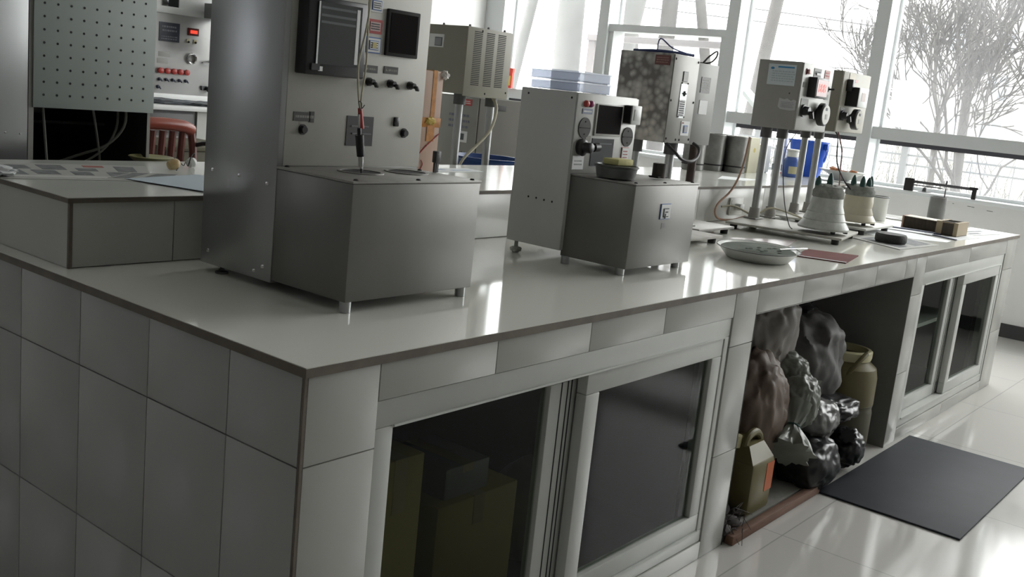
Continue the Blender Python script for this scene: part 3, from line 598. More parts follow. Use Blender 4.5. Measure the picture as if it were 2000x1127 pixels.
# ================================================================ PEDESTAL MELTING UNITS
def post(root, x, y, z0, z1, m=post_m, r=.0165, coll=True, base=True, name='post'):
    w = MB(); w.cyl((x, y, z0), (x, y, z1), r, n=22)
    o = w.build(name, m, root)
    if coll: MB().cyl((x, y, z1 - .045), (x, y, z1), r * 1.55, n=22).build('collar', collar_m, o)
    if base:
        b = MB(); b.box(x - .042, x + .042, y - .03, y + .03, z0, z0 + .006, bev=.001); b.cyl((x, y, z0), (x, y, z0 + .05), r * 1.6, r * 1.35, n=22); b.build('base_flange', greyen, o)
def baseplate(root, x0, x1, y0, y1, z, yaw=0, m=bell_m, t=.012, h=.02):
    cx, cy = (x0 + x1) / 2, (y0 + y1) / 2; M = Matrix.Translation((cx, cy, 0)) @ Matrix.Rotation(yaw, 4, 'Z') @ Matrix.Translation((-cx, -cy, 0))
    w = MB(); w.box(x0, x1, y0, y1, z, z + t, bev=.002, M=M); o = w.build('base_plate', [m], root)
    for a in (x0 + .03, x1 - .03):
        for b in (y0 + .03, y1 - .03):
            p = M @ Vector((a, b, 0)); MB().cyl((p.x, p.y, .8505), (p.x, p.y, z), .015, .016, n=14).build('rubber_foot', rubber, root)
# ---- third machine: swirl-polished box
r = thing('melting_unit', 'stainless box with swirl polish on posts, behind the smaller steel machine', 'machine', (2.24, .6, .85))
baseplate(r, 2.05, 2.40, .475, .82, .872, 0, mat('worn_plywood', (.34, .31, .28), .7, col2=(.50, .50, .47), scale=12), .010)
w = MB(); w.box(2.102, 2.285, .612, .835, 1.209, 1.522, bev=.002); w.build('steel_box', swirl, r)
w = MB(); w.box(2.104, 2.283, .608, .613, 1.211, 1.520, bev=.001)
for x, z in ((2.112, 1.505), (2.274, 1.505), (2.112, 1.36), (2.274, 1.36), (2.112, 1.225), (2.274, 1.225), (2.18, 1.222), (2.205, 1.222)): w.lathe([(.005, 0), (.001, .003)], n=8, m=1, M=Matrix.Translation((x, .608, z)) @ Matrix.Rotation(PI / 2, 4, 'X'))
pn = w.build('front_plate', [mat('scratched_steel', (.27, .265, .25), .45, .5, var=.2, scale=9), blackm], r)
w = MB(); fx(w, .655, 1.497, .062, .034, 2.1015, m=0); textrows(w, .655, 1.497, .05, .024, 2.0995, 3, 1, axis='x'); w.build('red_label', [mat('dull_red_label', (.17, .07, .065), .5), mat('pink_lettering', (.35, .22, .2), .5)], r)
w = MB(); fy(w, 2.192, 1.448, .034, .036, .608, m=1); fy(w, 2.192, 1.448, .031, .033, .6068, m=0); w.build('outline_sticker', [mat('silver_sticker', (.5, .5, .49), .5), ink], pn)
w = MB(); fy(w, 2.192, 1.362, .048, .122, .608, m=0); fy(w, 2.190, 1.335, .044, .062, .6062, t=.0008, m=1); textrows(w, 2.190, 1.335, .034, .055, .605, 7, 2)
fy(w, 2.196, 1.388, .022, .005, .606, m=3, t=.004); fy(w, 2.196, 1.388, .005, .018, .606, m=3, t=.004)
for x in (2.172, 2.214):
    for z in (1.425, 1.305): w.lathe([(.004, 0), (.001, .003)], n=8, m=3, M=Matrix.Translation((x, .606, z)) @ Matrix.Rotation(PI / 2, 4, 'X'))
w.build('instruction_plate', [mat('aluminium_plate', (.55, .60, .60), .35, .5), white_st, ink, blackm], pn)
w = MB(); fy(w, 2.235, 1.265, .060, .052, .608, m=0); fy(w, 2.236, 1.262, .028, .028, .606, m=1); fy(w, 2.236, 1.262, .022, .022, .605, m=2); fy(w, 2.215, 1.284, .008, .004, .606, m=3); w.build('inspection_sticker', [white_st, blue_st, mat('mid_grey', (.3, .31, .33), .5), red_st], pn)
post(r, 2.16, .76, .882, 1.209); post(r, 2.245, .66, .882, 1.209)
MB().tube([(2.13, .62, 1.21), (2.14, .58, 1.18), (2.18, .57, 1.155), (2.23, .56, 1.150), (2.29, .57, 1.165), (2.33, .59, 1.195), (2.335, .62, 1.212)], .006, n=8).build('power_cord', cordb, r)
w = MB(); w.tube([(2.13, .80, 1.525), (2.15, .72, 1.53), (2.2, .66, 1.53), (2.27, .63, 1.528)], .006, n=6)
w.tube([(2.16, .72, 1.53), (2.165, .715, 1.575), (2.2, .68, 1.545), (2.26, .64, 1.53)], .0028, n=5); w.build('blue_cord', mat('blue_cord', (.05, .07, .20), .5), r)
# ---- fourth: plain grey box beside it
r = thing('melting_unit', 'plain grey metal box with a dark nameplate, beside the swirl polished box', 'machine', (2.52, .66, .85))
baseplate(r, 2.44, 2.74, .60, .84, .872, 0, steel_top, .010)
w = MB(); w.box(2.325, 2.495, .640, .84, 1.205, 1.508, bev=.002); w.build('steel_box', mat('matt_steel', (.22, .22, .21), .5, .4, var=.12, scale=6), r)
w = MB(); fy(w, 2.405, 1.430, .070, .058, .640, m=0); textrows(w, 2.405, 1.430, .056, .044, .638, 5, 1); w.build('name_plate', [nameplate, mat('plate_lettering', (.4, .4, .38), .5)], r)
w = MB(); fy(w, 2.408, 1.347, .062, .052, .640, m=0); w.build('white_label', white_st, r)
MB().tube([(2.40, .66, 1.51), (2.42, .65, 1.535), (2.46, .64, 1.56), (2.48, .65, 1.54), (2.45, .66, 1.515), (2.42, .70, 1.512)], .0035, n=6).build('loose_wire', cordb, r)
post(r, 2.47, .79, .882, 1.205, m=post_d, coll=False); post(r, 2.475, .69, .882, 1.205, m=post_d, coll=False)

# ---- posts with control boxes and bell shaped pots
def bell(label, cx, cy, z0, rb, rt, h, m, spikes, bits, loc_group=None):
    t = thing('melting_pot', label, 'pot', (cx, cy, z0 - .012))
    w = MB(); w.lathe([(rb, z0), (rb * 1.02, z0 + .008), (rb * .96, z0 + .018), (rb * .83, z0 + h * .20), (rb * .84, z0 + h * .22), (rb * .73, z0 + h * .38), (rb * .74, z0 + h * .40), (max(rb * .645, rt * 1.08), z0 + h * .55), (rt * 1.04, z0 + h * .70), (rt * 1.02, z0 + h * .82), (rt * .96, z0 + h * .83), (rt * .5, z0 + h * .84)], (cx, cy, 0), n=48)
    for k in range(3): w.tube([(cx + (rb - .01 - k * .018) * math.cos(a), cy + (rb - .01 - k * .018) * math.sin(a), z0 + h * (.15 + .2 * k)) for a in (-1.1, -.7, -.3)], .0035, n=6)
    w.build('bell_body', m, t)
    w = MB(); w.lathe([(rt * 1.02, z0 + h * .71), (rt * 1.09, z0 + h * .73), (rt * 1.09, z0 + h * .86), (rt * .97, z0 + h * .92), (rt * .97, z0 + h * .97), (rt * .6, z0 + h), (.01, z0 + h * .99)], (cx, cy, 0), n=40)
    R = random.Random(int(cx * 100))
    for k in range(26):
        a = R.uniform(0, 2 * PI); q = R.uniform(.2, 1.0) * rt; w.blob((cx + q * math.cos(a), cy + q * math.sin(a), z0 + h * .97), (.012, .012, .008), .4, 3, k, sub=2)
    w.build('pot_lid', bits, t, ang=60)
    for k, (a, d, hh) in enumerate(spikes):
        x = cx + d * math.cos(a); y = cy + d * math.sin(a); zz = z0 + h * .97
        MB().lathe([(.013, zz), (.013, zz + hh * .35), (.010, zz + hh * .7), (.003, zz + hh)], (x, y, 0), n=16).build('cone_stopper', green_p, t)
    for k in range(3):
        a = -2.3 + k * 1.25; x = cx + rb * .9 * math.cos(a); y = cy + rb * .9 * math.sin(a); MB().cyl((x, y, z0 - .011), (x, y, z0 + .002), .010, n=12).build('rubber_foot', rubber, t)
    return t
# unit A
r = thing('melting_unit', 'grey control box with a red display, on two posts rising from a long base plate', 'machine', (3.2, .55, .85))
baseplate(r, 2.93, 3.32, .27, .76, .872, math.radians(11), mat('splashed_base_plate', (.46, .45, .41), .5, col2=(.33, .32, .28), scale=10), .010)
w = MB(); w.box(3.10, 3.435, .572, .772, 1.292, 1.580, bev=.003); w.build('control_box', greyen, r)
P = .566; w = MB(); w.box(3.103, 3.432, P, .573, 1.295, 1.577, bev=.001); pn = w.build('front_panel', panel2_m, r)
w = MB(); fx(w, .660, 1.520, .128, .088, 3.10, m=0); textrows(w, .652, 1.514, .105, .05, 3.098, 5, 1, axis='x'); 
w.box(3.0975, 3.0985, .605, .68, 1.549, 1.556, 2); w.lathe([(.009, 0), (.001, .0006)], n=12, m=2, sx=.6, M=Matrix.Translation((3.098, .705, 1.546)) @ Matrix.Rotation(-PI / 2, 4, 'Y')); w.build('rating_plate', [mat('bluish_plate', (.60, .66, .68), .45, .0), mat('pale_blue_print', (.42, .50, .53), .5), mat('bright_blue_print', (.05, .25, .50), .5)], r)
w = MB(); pts = [(.655, 1.423), (.63, 1.418), (.618, 1.424), (.60, 1.414), (.590, 1.42), (.576, 1.416), (.576, 1.376), (.60, 1.372), (.645, 1.376), (.657, 1.385)]
w.poly([(3.0985, y, z) for y, z in pts], (.0018, 0, 0)); textrows(w, .616, 1.396, .06, .028, 3.098, 4, 1, axis='x'); w.build('torn_label', [mat('grey_white_label', (.52, .53, .53), .6), mat('torn_print', (.38, .39, .40), .5)], r)
w = MB(); w.lathe([(.003, 0), (.001, .002)], n=8, M=Matrix.Translation((3.10, .613, 1.445)) @ Matrix.Rotation(-PI / 2, 4, 'Y')); w.build('side_screw', blackm, r)
def plate(name, x, z, w_, h_, mats, t=.002, rows=0): 
    w = MB(); fy(w, x, z, w_, h_, P, t=t, m=0, bev=.001 if t > .004 else 0)
    if rows: textrows(w, x, z, w_ * .8, h_ * .7, P - t, rows, 1, seed=int(x * 77))
    return w.build(name, mats, pn)
w = MB(); w.box(3.130, 3.158, P - .004, P, 1.530, 1.556, 1); w.box(3.136, 3.156, P - .014, P - .004, 1.533, 1.553, 0, bev=.003); w.build('indicator_lamp', [mat('pink_lamp', (.75, .45, .45), .3), mat('dark_red_lamp', (.12, .01, .02), .3)], pn)
plate('name_plate', 3.252, 1.546, .078, .036, [mat('mid_grey_plate', (.20, .20, .19), .5), ink], rows=1)
w = MB(); fy(w, 3.258, 1.540, .045, .010, P - .002, t=.004); w.build('white_patch', white_st, pn)
plate('red_label', 3.360, 1.546, .056, .036, [mat('faded_red_label', (.42, .20, .17), .5), red_st], rows=2)
plate('name_plate', 3.135, 1.487, .035, .022, [mat('mid_grey_plate', (), 1)])
w = MB(); w.box(3.168, 3.300, P - .040, P, 1.438, 1.524, bev=.003); w.box(3.178, 3.290, P - .0415, P - .0395, 1.446, 1.516, 1); w.build('display_housing', [blackp, mat('red_glow_screen', (.30, .06, .05), .25, col2=(.22, .09, .08), scale=14)], pn)
w = MB()
for k, x in enumerate((3.205, 3.232, 3.259)):
    for dx, dz, ww, hh in ((0, .016, .014, .003), (0, 0, .014, .003), (0, -.016, .014, .003), (-.008, .008, .003, .013), (.008, .008, .003, .013), (-.008, -.008, .003, .013), (.008, -.008, .003, .013)): w.box(x + dx - ww / 2, x + dx + ww / 2, P - .0425, P - .0413, 1.481 + dz - hh / 2, 1.481 + dz + hh / 2)
w.build('display_digits', led_red, pn)
w = MB(); w.cyl((3.385, P, 1.484), (3.385, P - .006, 1.484), .012); w.cyl((3.385, P - .006, 1.484), (3.398, P - .028, 1.486), .004, n=10); w.build('toggle_switch', blackm, pn)
plate('name_plate', 3.385, 1.448, .04, .024, [mat('green_grey_plate', (.22, .25, .24), .5)])
plate('name_plate', 3.160, 1.392, .076, .074, [mat('mid_grey_plate', (), 1)])
knob('rotary_knob', 3.150, 1.378, P - .002, .023, blackp, pn, .032)
def dial(parent, x, z, rr, y, face):
    w = MB(); M0 = Matrix.Translation((x, y, z)) @ Matrix.Rotation(PI / 2, 4, 'X')
    w.lathe([(rr * .55, 0), (rr * .6, .012), (rr, .014), (rr, .036), (rr * .9, .040)], n=40, M=M0); o = w.build('timer_dial', blackp, parent)
    w = MB(); M1 = Matrix.Translation((x, y - .040, z)) @ Matrix.Rotation(PI / 2, 4, 'X'); w.lathe([(rr * .86, 0), (rr * .84, .002), (.001, .0025)], n=40, M=M1); w.box(x - .012, x + .006, y - .0435, y - .042, z + rr * .35, z + rr * .6, 1); w.box(x - .01, x + .012, y - .0435, y - .042, z - rr * .4, z + rr * .05, 2)
    w.build('dial_face', [face, ink, greyen], o)
dial(pn, 3.318, 1.371, .050, P, palegrey)
post(r, 3.165, .722, .883, 1.292); post(r, 3.332, .722, .883, 1.292)
MB().tube([(3.24, .60, 1.295), (3.19, .60, 1.27), (3.12, .60, 1.2), (3.09, .58, 1.1), (3.06, .54, .98), (3.02, .49, .90), (2.99, .46, .886)], .0022, n=6).build('control_cord', cordb, r)
MB().tube([(3.17, .80, 1.24), (3.165, .812, 1.10), (3.12, .825, 1.00), (3.03, .835, .94), (3.00, .832, .90), (3.03, .825, .870), (3.10, .80, .865), (3.14, .78, .875), (3.17, .765, .885)], .005, n=8).build('power_cord', cordo, r)
MB().tube([(3.08, .845, .92), (3.14, .81, .925), (3.20, .74, .895), (3.26, .70, .93), (3.31, .66, .925), (3.36, .58, .90), (3.20, .46, .89)], .0045, n=8).build('side_cord', cordw, r)
bell('white enamelled bell shaped pot splashed with slurry, on the near base plate', 3.085, .365, .899, .104, .060, .185, bell_m, [(.4, .03, .055), (2.4, .052, .040)], plaster)
# unit B
r = thing('melting_unit', 'control box with a white meter box, partly hidden behind the red display one', 'machine', (3.75, .6, .85))
baseplate(r, 3.52, 3.93, .345, .84, .872, math.radians(2), mat('pale_base_plate', (.55, .55, .51), .45), .010)
w = MB(); w.box(3.555, 3.90, .572, .83, 1.300, 1.580, bev=.003); w.build('control_box', beige_d, r)
w = MB(); w.box(3.558, 3.897, P, .573, 1.303, 1.577, bev=.001); pn = w.build('front_panel', mat('khaki_panel', (.46, .44, .38), .5), r)
plate('name_plate', 3.66, 1.556, .075, .036, [mat('cream_plate', (.62, .58, .46), .5)])
w = MB(); w.box(3.60, 3.63, P - .03, P, 1.49, 1.545, 0, bev=.004); w.box(3.655, 3.685, P - .02, P, 1.534, 1.546, 1); w.build('toggle_switch', [blackp, red_pl], pn)
w = MB(); w.box(3.62, 3.74, P - .060, P, 1.422, 1.512, 0, bev=.003); w.box(3.617, 3.621, P - .058, P, 1.424, 1.510, 1); w.box(3.655, 3.705, P - .061, P - .0598, 1.45, 1.49, 2); w.build('meter_box', [white_pl, blackm, mat('faint_pink_print', (.62, .52, .50), .5)], pn)
plate('name_plate', 3.600, 1.385, .060, .060, [mat('mid_grey_plate', (), 1)])
knob('rotary_knob', 3.592, 1.378, P - .002, .020, blackp, pn, .030)
dial(pn, 3.690, 1.366, .048, P - .012, mat('cream_dial', (.40, .38, .32), .5))
w = MB(); w.cyl((3.690, P, 1.366), (3.690, P - .014, 1.366), .02); w.build('dial_shaft', blackp, pn)
post(r, 3.72, .775, .883, 1.300); post(r, 3.885, .775, .883, 1.300)
MB().tube([(3.65, .60, 1.30), (3.64, .58, 1.27), (3.60, .55, 1.16), (3.60, .50, 1.08), (3.60, .46, 1.04)], .0035, n=6).build('control_cord', cordb, r)
MB().tube([(3.68, .60, 1.30), (3.66, .56, 1.22), (3.63, .54, 1.12), (3.58, .52, 1.04), (3.5, .56, .95), (3.48, .60, .90)], .003, n=6).build('red_cord', mat('dull_red_cord', (.20, .06, .07), .5), r)
bell('yellowed bell shaped pot with a black clamp ring, on the far base plate', 3.66, .44, .899, .088, .062, .17, bell_y, [(2.6, .045, .05), (1.8, .035, .045), (-.8, .045, .05), (-1.6, .035, .045), (3.6, .048, .05)], plaster)
# unit C, behind the ledge
r = thing('melting_unit', 'beige ventilated box on two posts standing beyond the raised ledge', 'machine', (2.3, 1.8, .85))
baseplate(r, 2.12, 2.55, 1.66, 2.15, .872, 0, bell_m, .010)
w = MB(); w.box(2.172, 2.462, 1.652, 1.925, 1.298, 1.580, bev=.004); bx = w.build('vented_box', beige_d, r)
w = MB(); w.box(2.168, 2.466, 1.648, 1.654, 1.292, 1.578, bev=.003); 
for x in (2.236, 2.316, 2.392):
    for k in range(30): z = 1.340 + k * .0076; w.box(x - .026, x + .026, 1.6470, 1.6484, z, z + .0034, 1)
for x, z in ((2.26, 1.568), (2.31, 1.308), (2.45, 1.32)): w.lathe([(.005, 0), (.001, .003)], n=8, m=1, M=Matrix.Translation((x, 1.648, z)) @ Matrix.Rotation(PI / 2, 4, 'X'))
w.build('vented_panel', [beige, blackm], r)
w = MB()
for x, y in ((2.20, 1.67), (2.32, 1.67), (2.2, 1.82), (2.43, 1.67)): w.cyl((x, y, 1.580), (x, y, 1.589), .006, .004, n=8)
w.build('top_screws', collar_m, r)
w = MB(); fx(w, 1.828, 1.512, .085, .055, 2.172, m=0); fx(w, 1.815, 1.508, .042, .036, 2.1705, m=1); fx(w, 1.815, 1.508, .036, .030, 2.169, m=2); w.build('inspection_sticker', [white_st, ink, mat('mid_grey', (), 1)], r)
post(r, 2.232, 1.72, .883, 1.298, r=.0175); post(r, 2.442, 1.72, .883, 1.298, r=.0175)
MB().tube([(2.40, 1.68, 1.298), (2.39, 1.64, 1.25), (2.34, 1.62, 1.16), (2.26, 1.62, 1.09), (2.18, 1.62, 1.03), (2.14, 1.63, .95), (2.13, 1.65, .884)], .0065, n=8).build('power_cord', cordw, r)

# ================================================================ SMALL THINGS ON THE WORKTOP
ZT = .8502
w = MB(); c = (2.20, .235, 0); ro = math.radians(24)
w.lathe([(.096, ZT), (.104, ZT + .003), (.130, ZT + .034), (.136, ZT + .038), (.134, ZT + .040), (.126, ZT + .036), (.10, ZT + .006), (.002, ZT + .005)], c, n=56, sx=1.28, sy=1.05, rot=ro)
w.lathe([(.1355, ZT + .0375), (.138, ZT + .0385), (.138, ZT + .0405), (.1355, ZT + .041)], c, n=56, m=1, sx=1.28, sy=1.05, rot=ro, closed=True)
dsh = one(w, 'enamel_basin', [enam, mat('worn_dark_rim', (.10, .10, .10), .5)], (2.2, .235, ZT), 'oval white enamel basin with a dark rim, holding grey slurry', 'basin')
w = MB(); w.lathe([(.123, ZT + .0325), (.120, ZT + .035), (.001, ZT + .0355)], c, n=48, sx=1.28, sy=1.05, rot=ro)
R = random.Random(2)
for k in range(10): a = R.uniform(0, 6.28); q = R.uniform(.02, .09); w.blob((c[0] + q * math.cos(a), c[1] + q * math.sin(a), ZT + .035), (.014, .008, .004), .3, 3, k, sub=2)
one(w, 'cement_slurry', slurry, (2.2, .235, ZT + .028), 'grey-green slurry filling the oval enamel basin', 'slurry')['kind'] = 'stuff'
one(MB().tube([(2.22, .165, ZT + .043), (2.36, .125, ZT + .045)], .003, n=8, smooth=0), 'stirring_rod', chrome, (2.29, .14, ZT + .043), 'thin bright rod laid across the rim of the oval basin', 'rod')
def sheet(name, pts, m, label, cat, z=ZT, t=.0012, group=None, extra=None, curl=None, mats=None):
    w = MB(); w.poly([(x, y, z) for x, y in pts], (0, 0, t))
    if extra:
        for (a, b, c_, d, mi) in extra: 
            p = [Vector(q) for q in pts]; f = lambda u, v: p[0].lerp(p[1], u).lerp(p[3].lerp(p[2], u), v)
            w.poly([(*f(a, c_), z + t), (*f(b, c_), z + t), (*f(b, d), z + t), (*f(a, d), z + t)], (0, 0, .0004), mi)
    cx = sum(p[0] for p in pts) / len(pts); cy = sum(p[1] for p in pts) / len(pts)
    return one(w, name, mats or m, (cx, cy, z), label, cat, group, smooth=False)
sheet('booklet', [(2.44, .20), (2.68, .255), (2.77, .085), (2.50, .03)], None, 'worn red booklet beside the oval enamel basin', 'booklet', t=.004, mats=[red_book, paper], extra=[(.0, .05, .0, 1, 1)])
sheet('plastic_sheet', [(2.40, .47), (2.62, .55), (2.92, .40), (2.56, .30)], None, 'thin pinkish plastic sheet lying behind the oval basin', 'sheet', mats=[mat('pinkish_film', (.50, .42, .42), .2), mat('pink_film_print', (.45, .22, .22), .3)], extra=[(.1, .3, .1, .6, 1)])
sheet('newspaper', [(3.36, .335), (3.80, .31), (3.66, .045), (3.22, .075)], None, 'crumpled grey newspaper under the round black mould', 'newspaper', t=.003, mats=[news, news_dark], extra=[(.1, .4, .1, .5, 1), (.5, .9, .3, .9, 1), (.1, .3, .6, .9, 1)])
w = MB(); w.lathe([(.062, ZT + .0035), (.067, ZT + .012), (.067, ZT + .034), (.062, ZT + .042), (.05, ZT + .043), (.001, ZT + .040)], (3.42, .185, 0), n=36)
one(w, 'round_mould', mat('rough_black_rubber', (.025, .028, .025), .7, col2=(.05, .055, .05), scale=40, bump=.5), (3.42, .185, ZT + .0035), 'round black mould standing on the crumpled newspaper', 'mould')
sheet('paper_sheet', [(3.70, .50), (4.10, .42), (3.96, .08), (3.86, .07), (3.62, .33)], None, 'white papers between the black mould and the row of dark blocks', 'papers', t=.001, mats=[paper])
sheet('paper_strip', [(4.02, .40), (4.10, .415), (4.14, .215), (4.06, .20)], None, 'white strip of card in front of the row of dark blocks', 'card', z=ZT + .002, t=.003, mats=[paper])
sheet('dark_ruler', [(4.13, .44), (4.17, .445), (4.20, .19), (4.15, .185)], None, 'dark blue strip lying along the row of dark blocks', 'ruler', t=.008, mats=[mat('dark_blue_strip', (.04, .05, .11), .4)])
sheet('thin_ruler', [(4.10, .245), (4.12, .255), (4.04, .075), (4.02, .07)], None, 'thin blue strip before the tan box of dark blocks', 'ruler', z=ZT + .0015, t=.004, mats=[mat('dark_blue_strip', (), 1)])
sheet('paper_sheet', [(4.20, .30), (4.50, .28), (4.38, .05), (4.06, .07)], None, 'white paper under the tan box of dark blocks', 'papers', t=.0012, mats=[paper])
sheet('newspaper', [(4.52, .34), (4.86, .30), (4.74, .05), (4.42, .11)], None, 'pale newspaper at the end of the worktop nearest the windows', 'newspaper', t=.002, mats=[paper, news_dark], extra=[(.1, .7, .35, .45, 1), (.3, .9, .6, .68, 1), (.1, .5, .8, .9, 1)])
sheet('newspaper', [(4.66, .80), (4.90, .78), (4.88, .34), (4.60, .36)], None, 'grey papers under the steel canister', 'newspaper', t=.004, mats=[news, paper], extra=[(.0, .3, .1, .5, 1)])
# row of dark blocks: a packing frame with blocks
n = 9
for k in range(n):
    u = k / (n - 1); x = 4.33 - .03 * u; y = .400 - .155 * u
    q = thing('core_block', 'narrow dark brown block with a pale top, touching the pinkish board', 'block', (x, y, ZT), 'row of dark brown blocks') if k == 0 else None
    if k == 0:
        b0 = q
        MB().box(x - .055, x + .055, y - .0095, y + .0095, ZT + .002, ZT + .058, bev=.002).build('block_body', core_b, b0)
        MB().box(x - .055, x + .055, y - .009, y + .009, ZT + .0582, ZT + .061).build('pale_top', mat('pale_wood_top', (.66, .62, .52), .6), b0)
    else: dup(b0, (x, y, ZT), 'narrow dark brown block with a pale top, %s in the row from the pinkish board' % ['first', 'second', 'third', 'fourth', 'fifth', 'sixth', 'seventh', 'eighth', 'ninth'][k])
one(MB().box(4.268, 4.392, .412, .420, ZT, ZT + .062, bev=.001), 'end_board', mat('pinkish_board', (.42, .28, .22), .7), (4.33, .416, ZT), 'small pinkish board closing the row of dark blocks', 'board')
t = thing('tan_carton', 'open tan carton of dark pieces at the end of the row of blocks', 'box', (4.27, .175, ZT + .0013))
w = MB(); a0, a1, b0_, b1 = 4.18, 4.36, .118, .222; z0 = ZT + .0015; z1 = ZT + .068
for q in ((a0, a0 + .002, b0_, b1), (a1 - .002, a1, b0_, b1), (a0 + .002, a1 - .002, b0_, b0_ + .002), (a0 + .002, a1 - .002, b1 - .002, b1)): w.box(*q, z0, z1)
w.box(a0, a1, b0_, b1, z0, z0 + .002); w.box(a0 - .001, a0, b0_ + .03 - .01, b1 - .03, z0 + .002, z1 - .004, 1)
w.box(a0, a1, b0_, b0_ + .018, z1, z1 + .0015); w.box(a0, a1, b1 - .018, b1, z1, z1 + .0015); w.build('carton_walls', [card, core_b], t)
w = MB(); R = random.Random(8)
for k in range(8): x = 4.19 + k * .0205; w.box(x, x + .012, b0_ + .02, b1 - .02, z0 + .003, z1 - .002 + R.uniform(-.004, .003))
w.build('dark_pieces', core_b, t)
# canister, mug
t = thing('steel_canister', 'tall plain steel canister with a rod in it, standing behind the dark blocks', 'canister', (4.80, .41, ZT + .004))
w = MB(); w.lathe([(.044, ZT + .0045), (.045, ZT + .006), (.045, ZT + .148), (.043, ZT + .149), (.043, ZT + .01), (.001, ZT + .01)], (4.80, .41, 0), n=36); w.build('canister_wall', mat('plain_steel', (.20, .20, .195), .5, .3, var=.1, scale=5), t)
MB().cyl((4.80, .38, ZT + .015), (4.81, .385, ZT + .195), .0035, n=8).build('rod', collar_m, t)
t = thing('enamel_mug', 'white enamel mug with a black rim and a stick in it', 'mug', (4.44, .62, ZT))
w = MB(); w.lathe([(.054, ZT), (.057, ZT + .004), (.058, ZT + .122), (.060, ZT + .126), (.056, ZT + .126), (.055, ZT + .01), (.001, ZT + .008)], (4.44, .62, 0), n=36); w.build('mug_wall', enam, t)
w = MB(); w.lathe([(.0585, ZT + .1235), (.0612, ZT + .125), (.0612, ZT + .128), (.0585, ZT + .129), (.0565, ZT + .127)], (4.44, .62, 0), n=36, closed=True); w.build('black_rim', blackp, t)
MB().tube([(4.422, .674, ZT + .098), (4.408, .705, ZT + .096), (4.398, .718, ZT + .068), (4.406, .705, ZT + .040), (4.422, .674, ZT + .036)], .006, n=8).build('handle', enam, t)
MB().cyl((4.44, .640, ZT + .02), (4.425, .678, ZT + .185), .0055, n=8).build('stick', greyen, t)
w = MB()
for k, (x, y, z) in enumerate(((4.28, .745, .012), (4.30, .735, .03), (4.25, .76, .01), (4.29, .75, .045))): w.lathe([(.018, z - .004), (.022, z), (.018, z + .004), (.014, z)], (x, y, ZT), n=14, closed=True)
one(w, 'wire_coil', cordb, (4.3, .74, ZT), 'small dark coil of wire between the yellowed pot and the mug', 'wire')
# socket and plug on the ledge face
t = thing('wall_socket', 'pale double socket on the tiled face of the raised ledge', 'socket', (3.245, .862, .89))
w = MB(); w.box(3.18, 3.31, .852, .8618, .875, .955, bev=.003); w.box(3.19, 3.30, .850, .852, .885, .945, bev=.001); w.build('socket_plate', mat('yellowish_socket', (.58, .58, .54), .4), t)
w = MB(); w.box(3.225, 3.265, .822, .850, .90, .93, bev=.003); w.build('white_plug', white_pl, t)
# ================================================================ THINGS ON THE RAISED LEDGE
ZL = 1.0102
sheet('newspaper', [(.034, 1.17), (.08, 1.50), (.56, 1.42), (.40, 1.10)], None, 'printed newspaper spread over the near end of the raised ledge', 'newspaper', z=ZL, t=.0012, mats=[news, news_dark, mat('newspaper_red', (.35, .12, .10), .7), mat('newspaper_white', (.55, .55, .53), .8)],
      extra=[(.25, .62, .10, .22, 1), (.62, .85, .12, .30, 1), (.30, .55, .28, .42, 1), (.60, .90, .36, .50, 1), (.28, .50, .50, .62, 1), (.55, .72, .56, .68, 1), (.80, .92, .62, .74, 2), (.2, .5, .72, .86, 1), (.55, .9, .80, .92, 1), (.1, .22, .1, .9, 3)])
sheet('newspaper', [(.30, 1.165), (.42, 1.26), (.60, 1.24), (.46, 1.11)], None, 'folded newspaper page beside the spread newspaper', 'newspaper', z=ZL + .0014, t=.0012, mats=[news, news_dark], extra=[(.05, .95, .05, .3, 1), (.2, .9, .45, .8, 1)])
sheet('blue_paper', [(.335, 1.14), (.60, 1.22), (.73, .99), (.42, .865)], None, 'pale blue sheet of paper on the raised ledge by the tower of the largest machine', 'paper', z=ZL + .0028, t=.0008, mats=[bluepaper])
w = MB(); w.blob((.052, 1.22, ZL + .012), (.035, .045, .012), .5, 3, 4, sub=3); one(w, 'crumpled_paper', paper, (.05, 1.22, ZL), 'crumpled bit of paper on the ledge edge by the newspaper', 'paper')
t = thing('wired_stopper', 'cream ceramic stopper pair bound with dark wire, on the ledge beside the pegboard cabinet', 'stopper', (.65, 1.36, ZL))
w = MB(); w.lathe([(.001, -.018), (.012, -.016), (.017, 0), (.014, .012), (.008, .018), (.001, .019)], n=20, M=Matrix.Translation((.60, 1.335, ZL + .018)) @ Matrix.Rotation(1.3, 4, 'Y')); w.build('amber_end', mat('amber_ceramic', (.50, .30, .10), .3, col2=(.55, .45, .25), scale=25), t)
w = MB(); w.lathe([(.001, -.014), (.013, -.012), (.016, 0), (.010, .010), (.001, .012)], n=20, M=Matrix.Translation((.705, 1.40, ZL + .017)) @ Matrix.Rotation(1.2, 4, 'Y')); w.build('white_end', white_pl, t)
w = MB(); w.tube([(.60, 1.32, ZL + .002), (.622, 1.335, ZL + .020), (.615, 1.345, ZL + .036), (.645, 1.355, ZL + .012), (.66, 1.365, ZL + .022), (.675, 1.375, ZL + .008), (.69, 1.385, ZL + .035), (.705, 1.39, ZL + .045), (.70, 1.40, ZL + .02), (.68, 1.38, ZL + .015)], .0016, n=6); w.build('dark_wire', cordb, t)
w = MB(); w.lathe([(.02, 1.0), (.05, 1.003), (.062, 1.014), (.064, 1.016), (.060, 1.018), (.045, 1.010), (.001, 1.008)], (.71, 1.63, .0), n=36, sx=1.1)
one(w, 'yellow_dish', mat('olive_yellow_dish', (.32, .31, .15), .4), (.71, 1.63, 1.0), 'olive yellow shallow dish just beyond the raised ledge', 'dish')
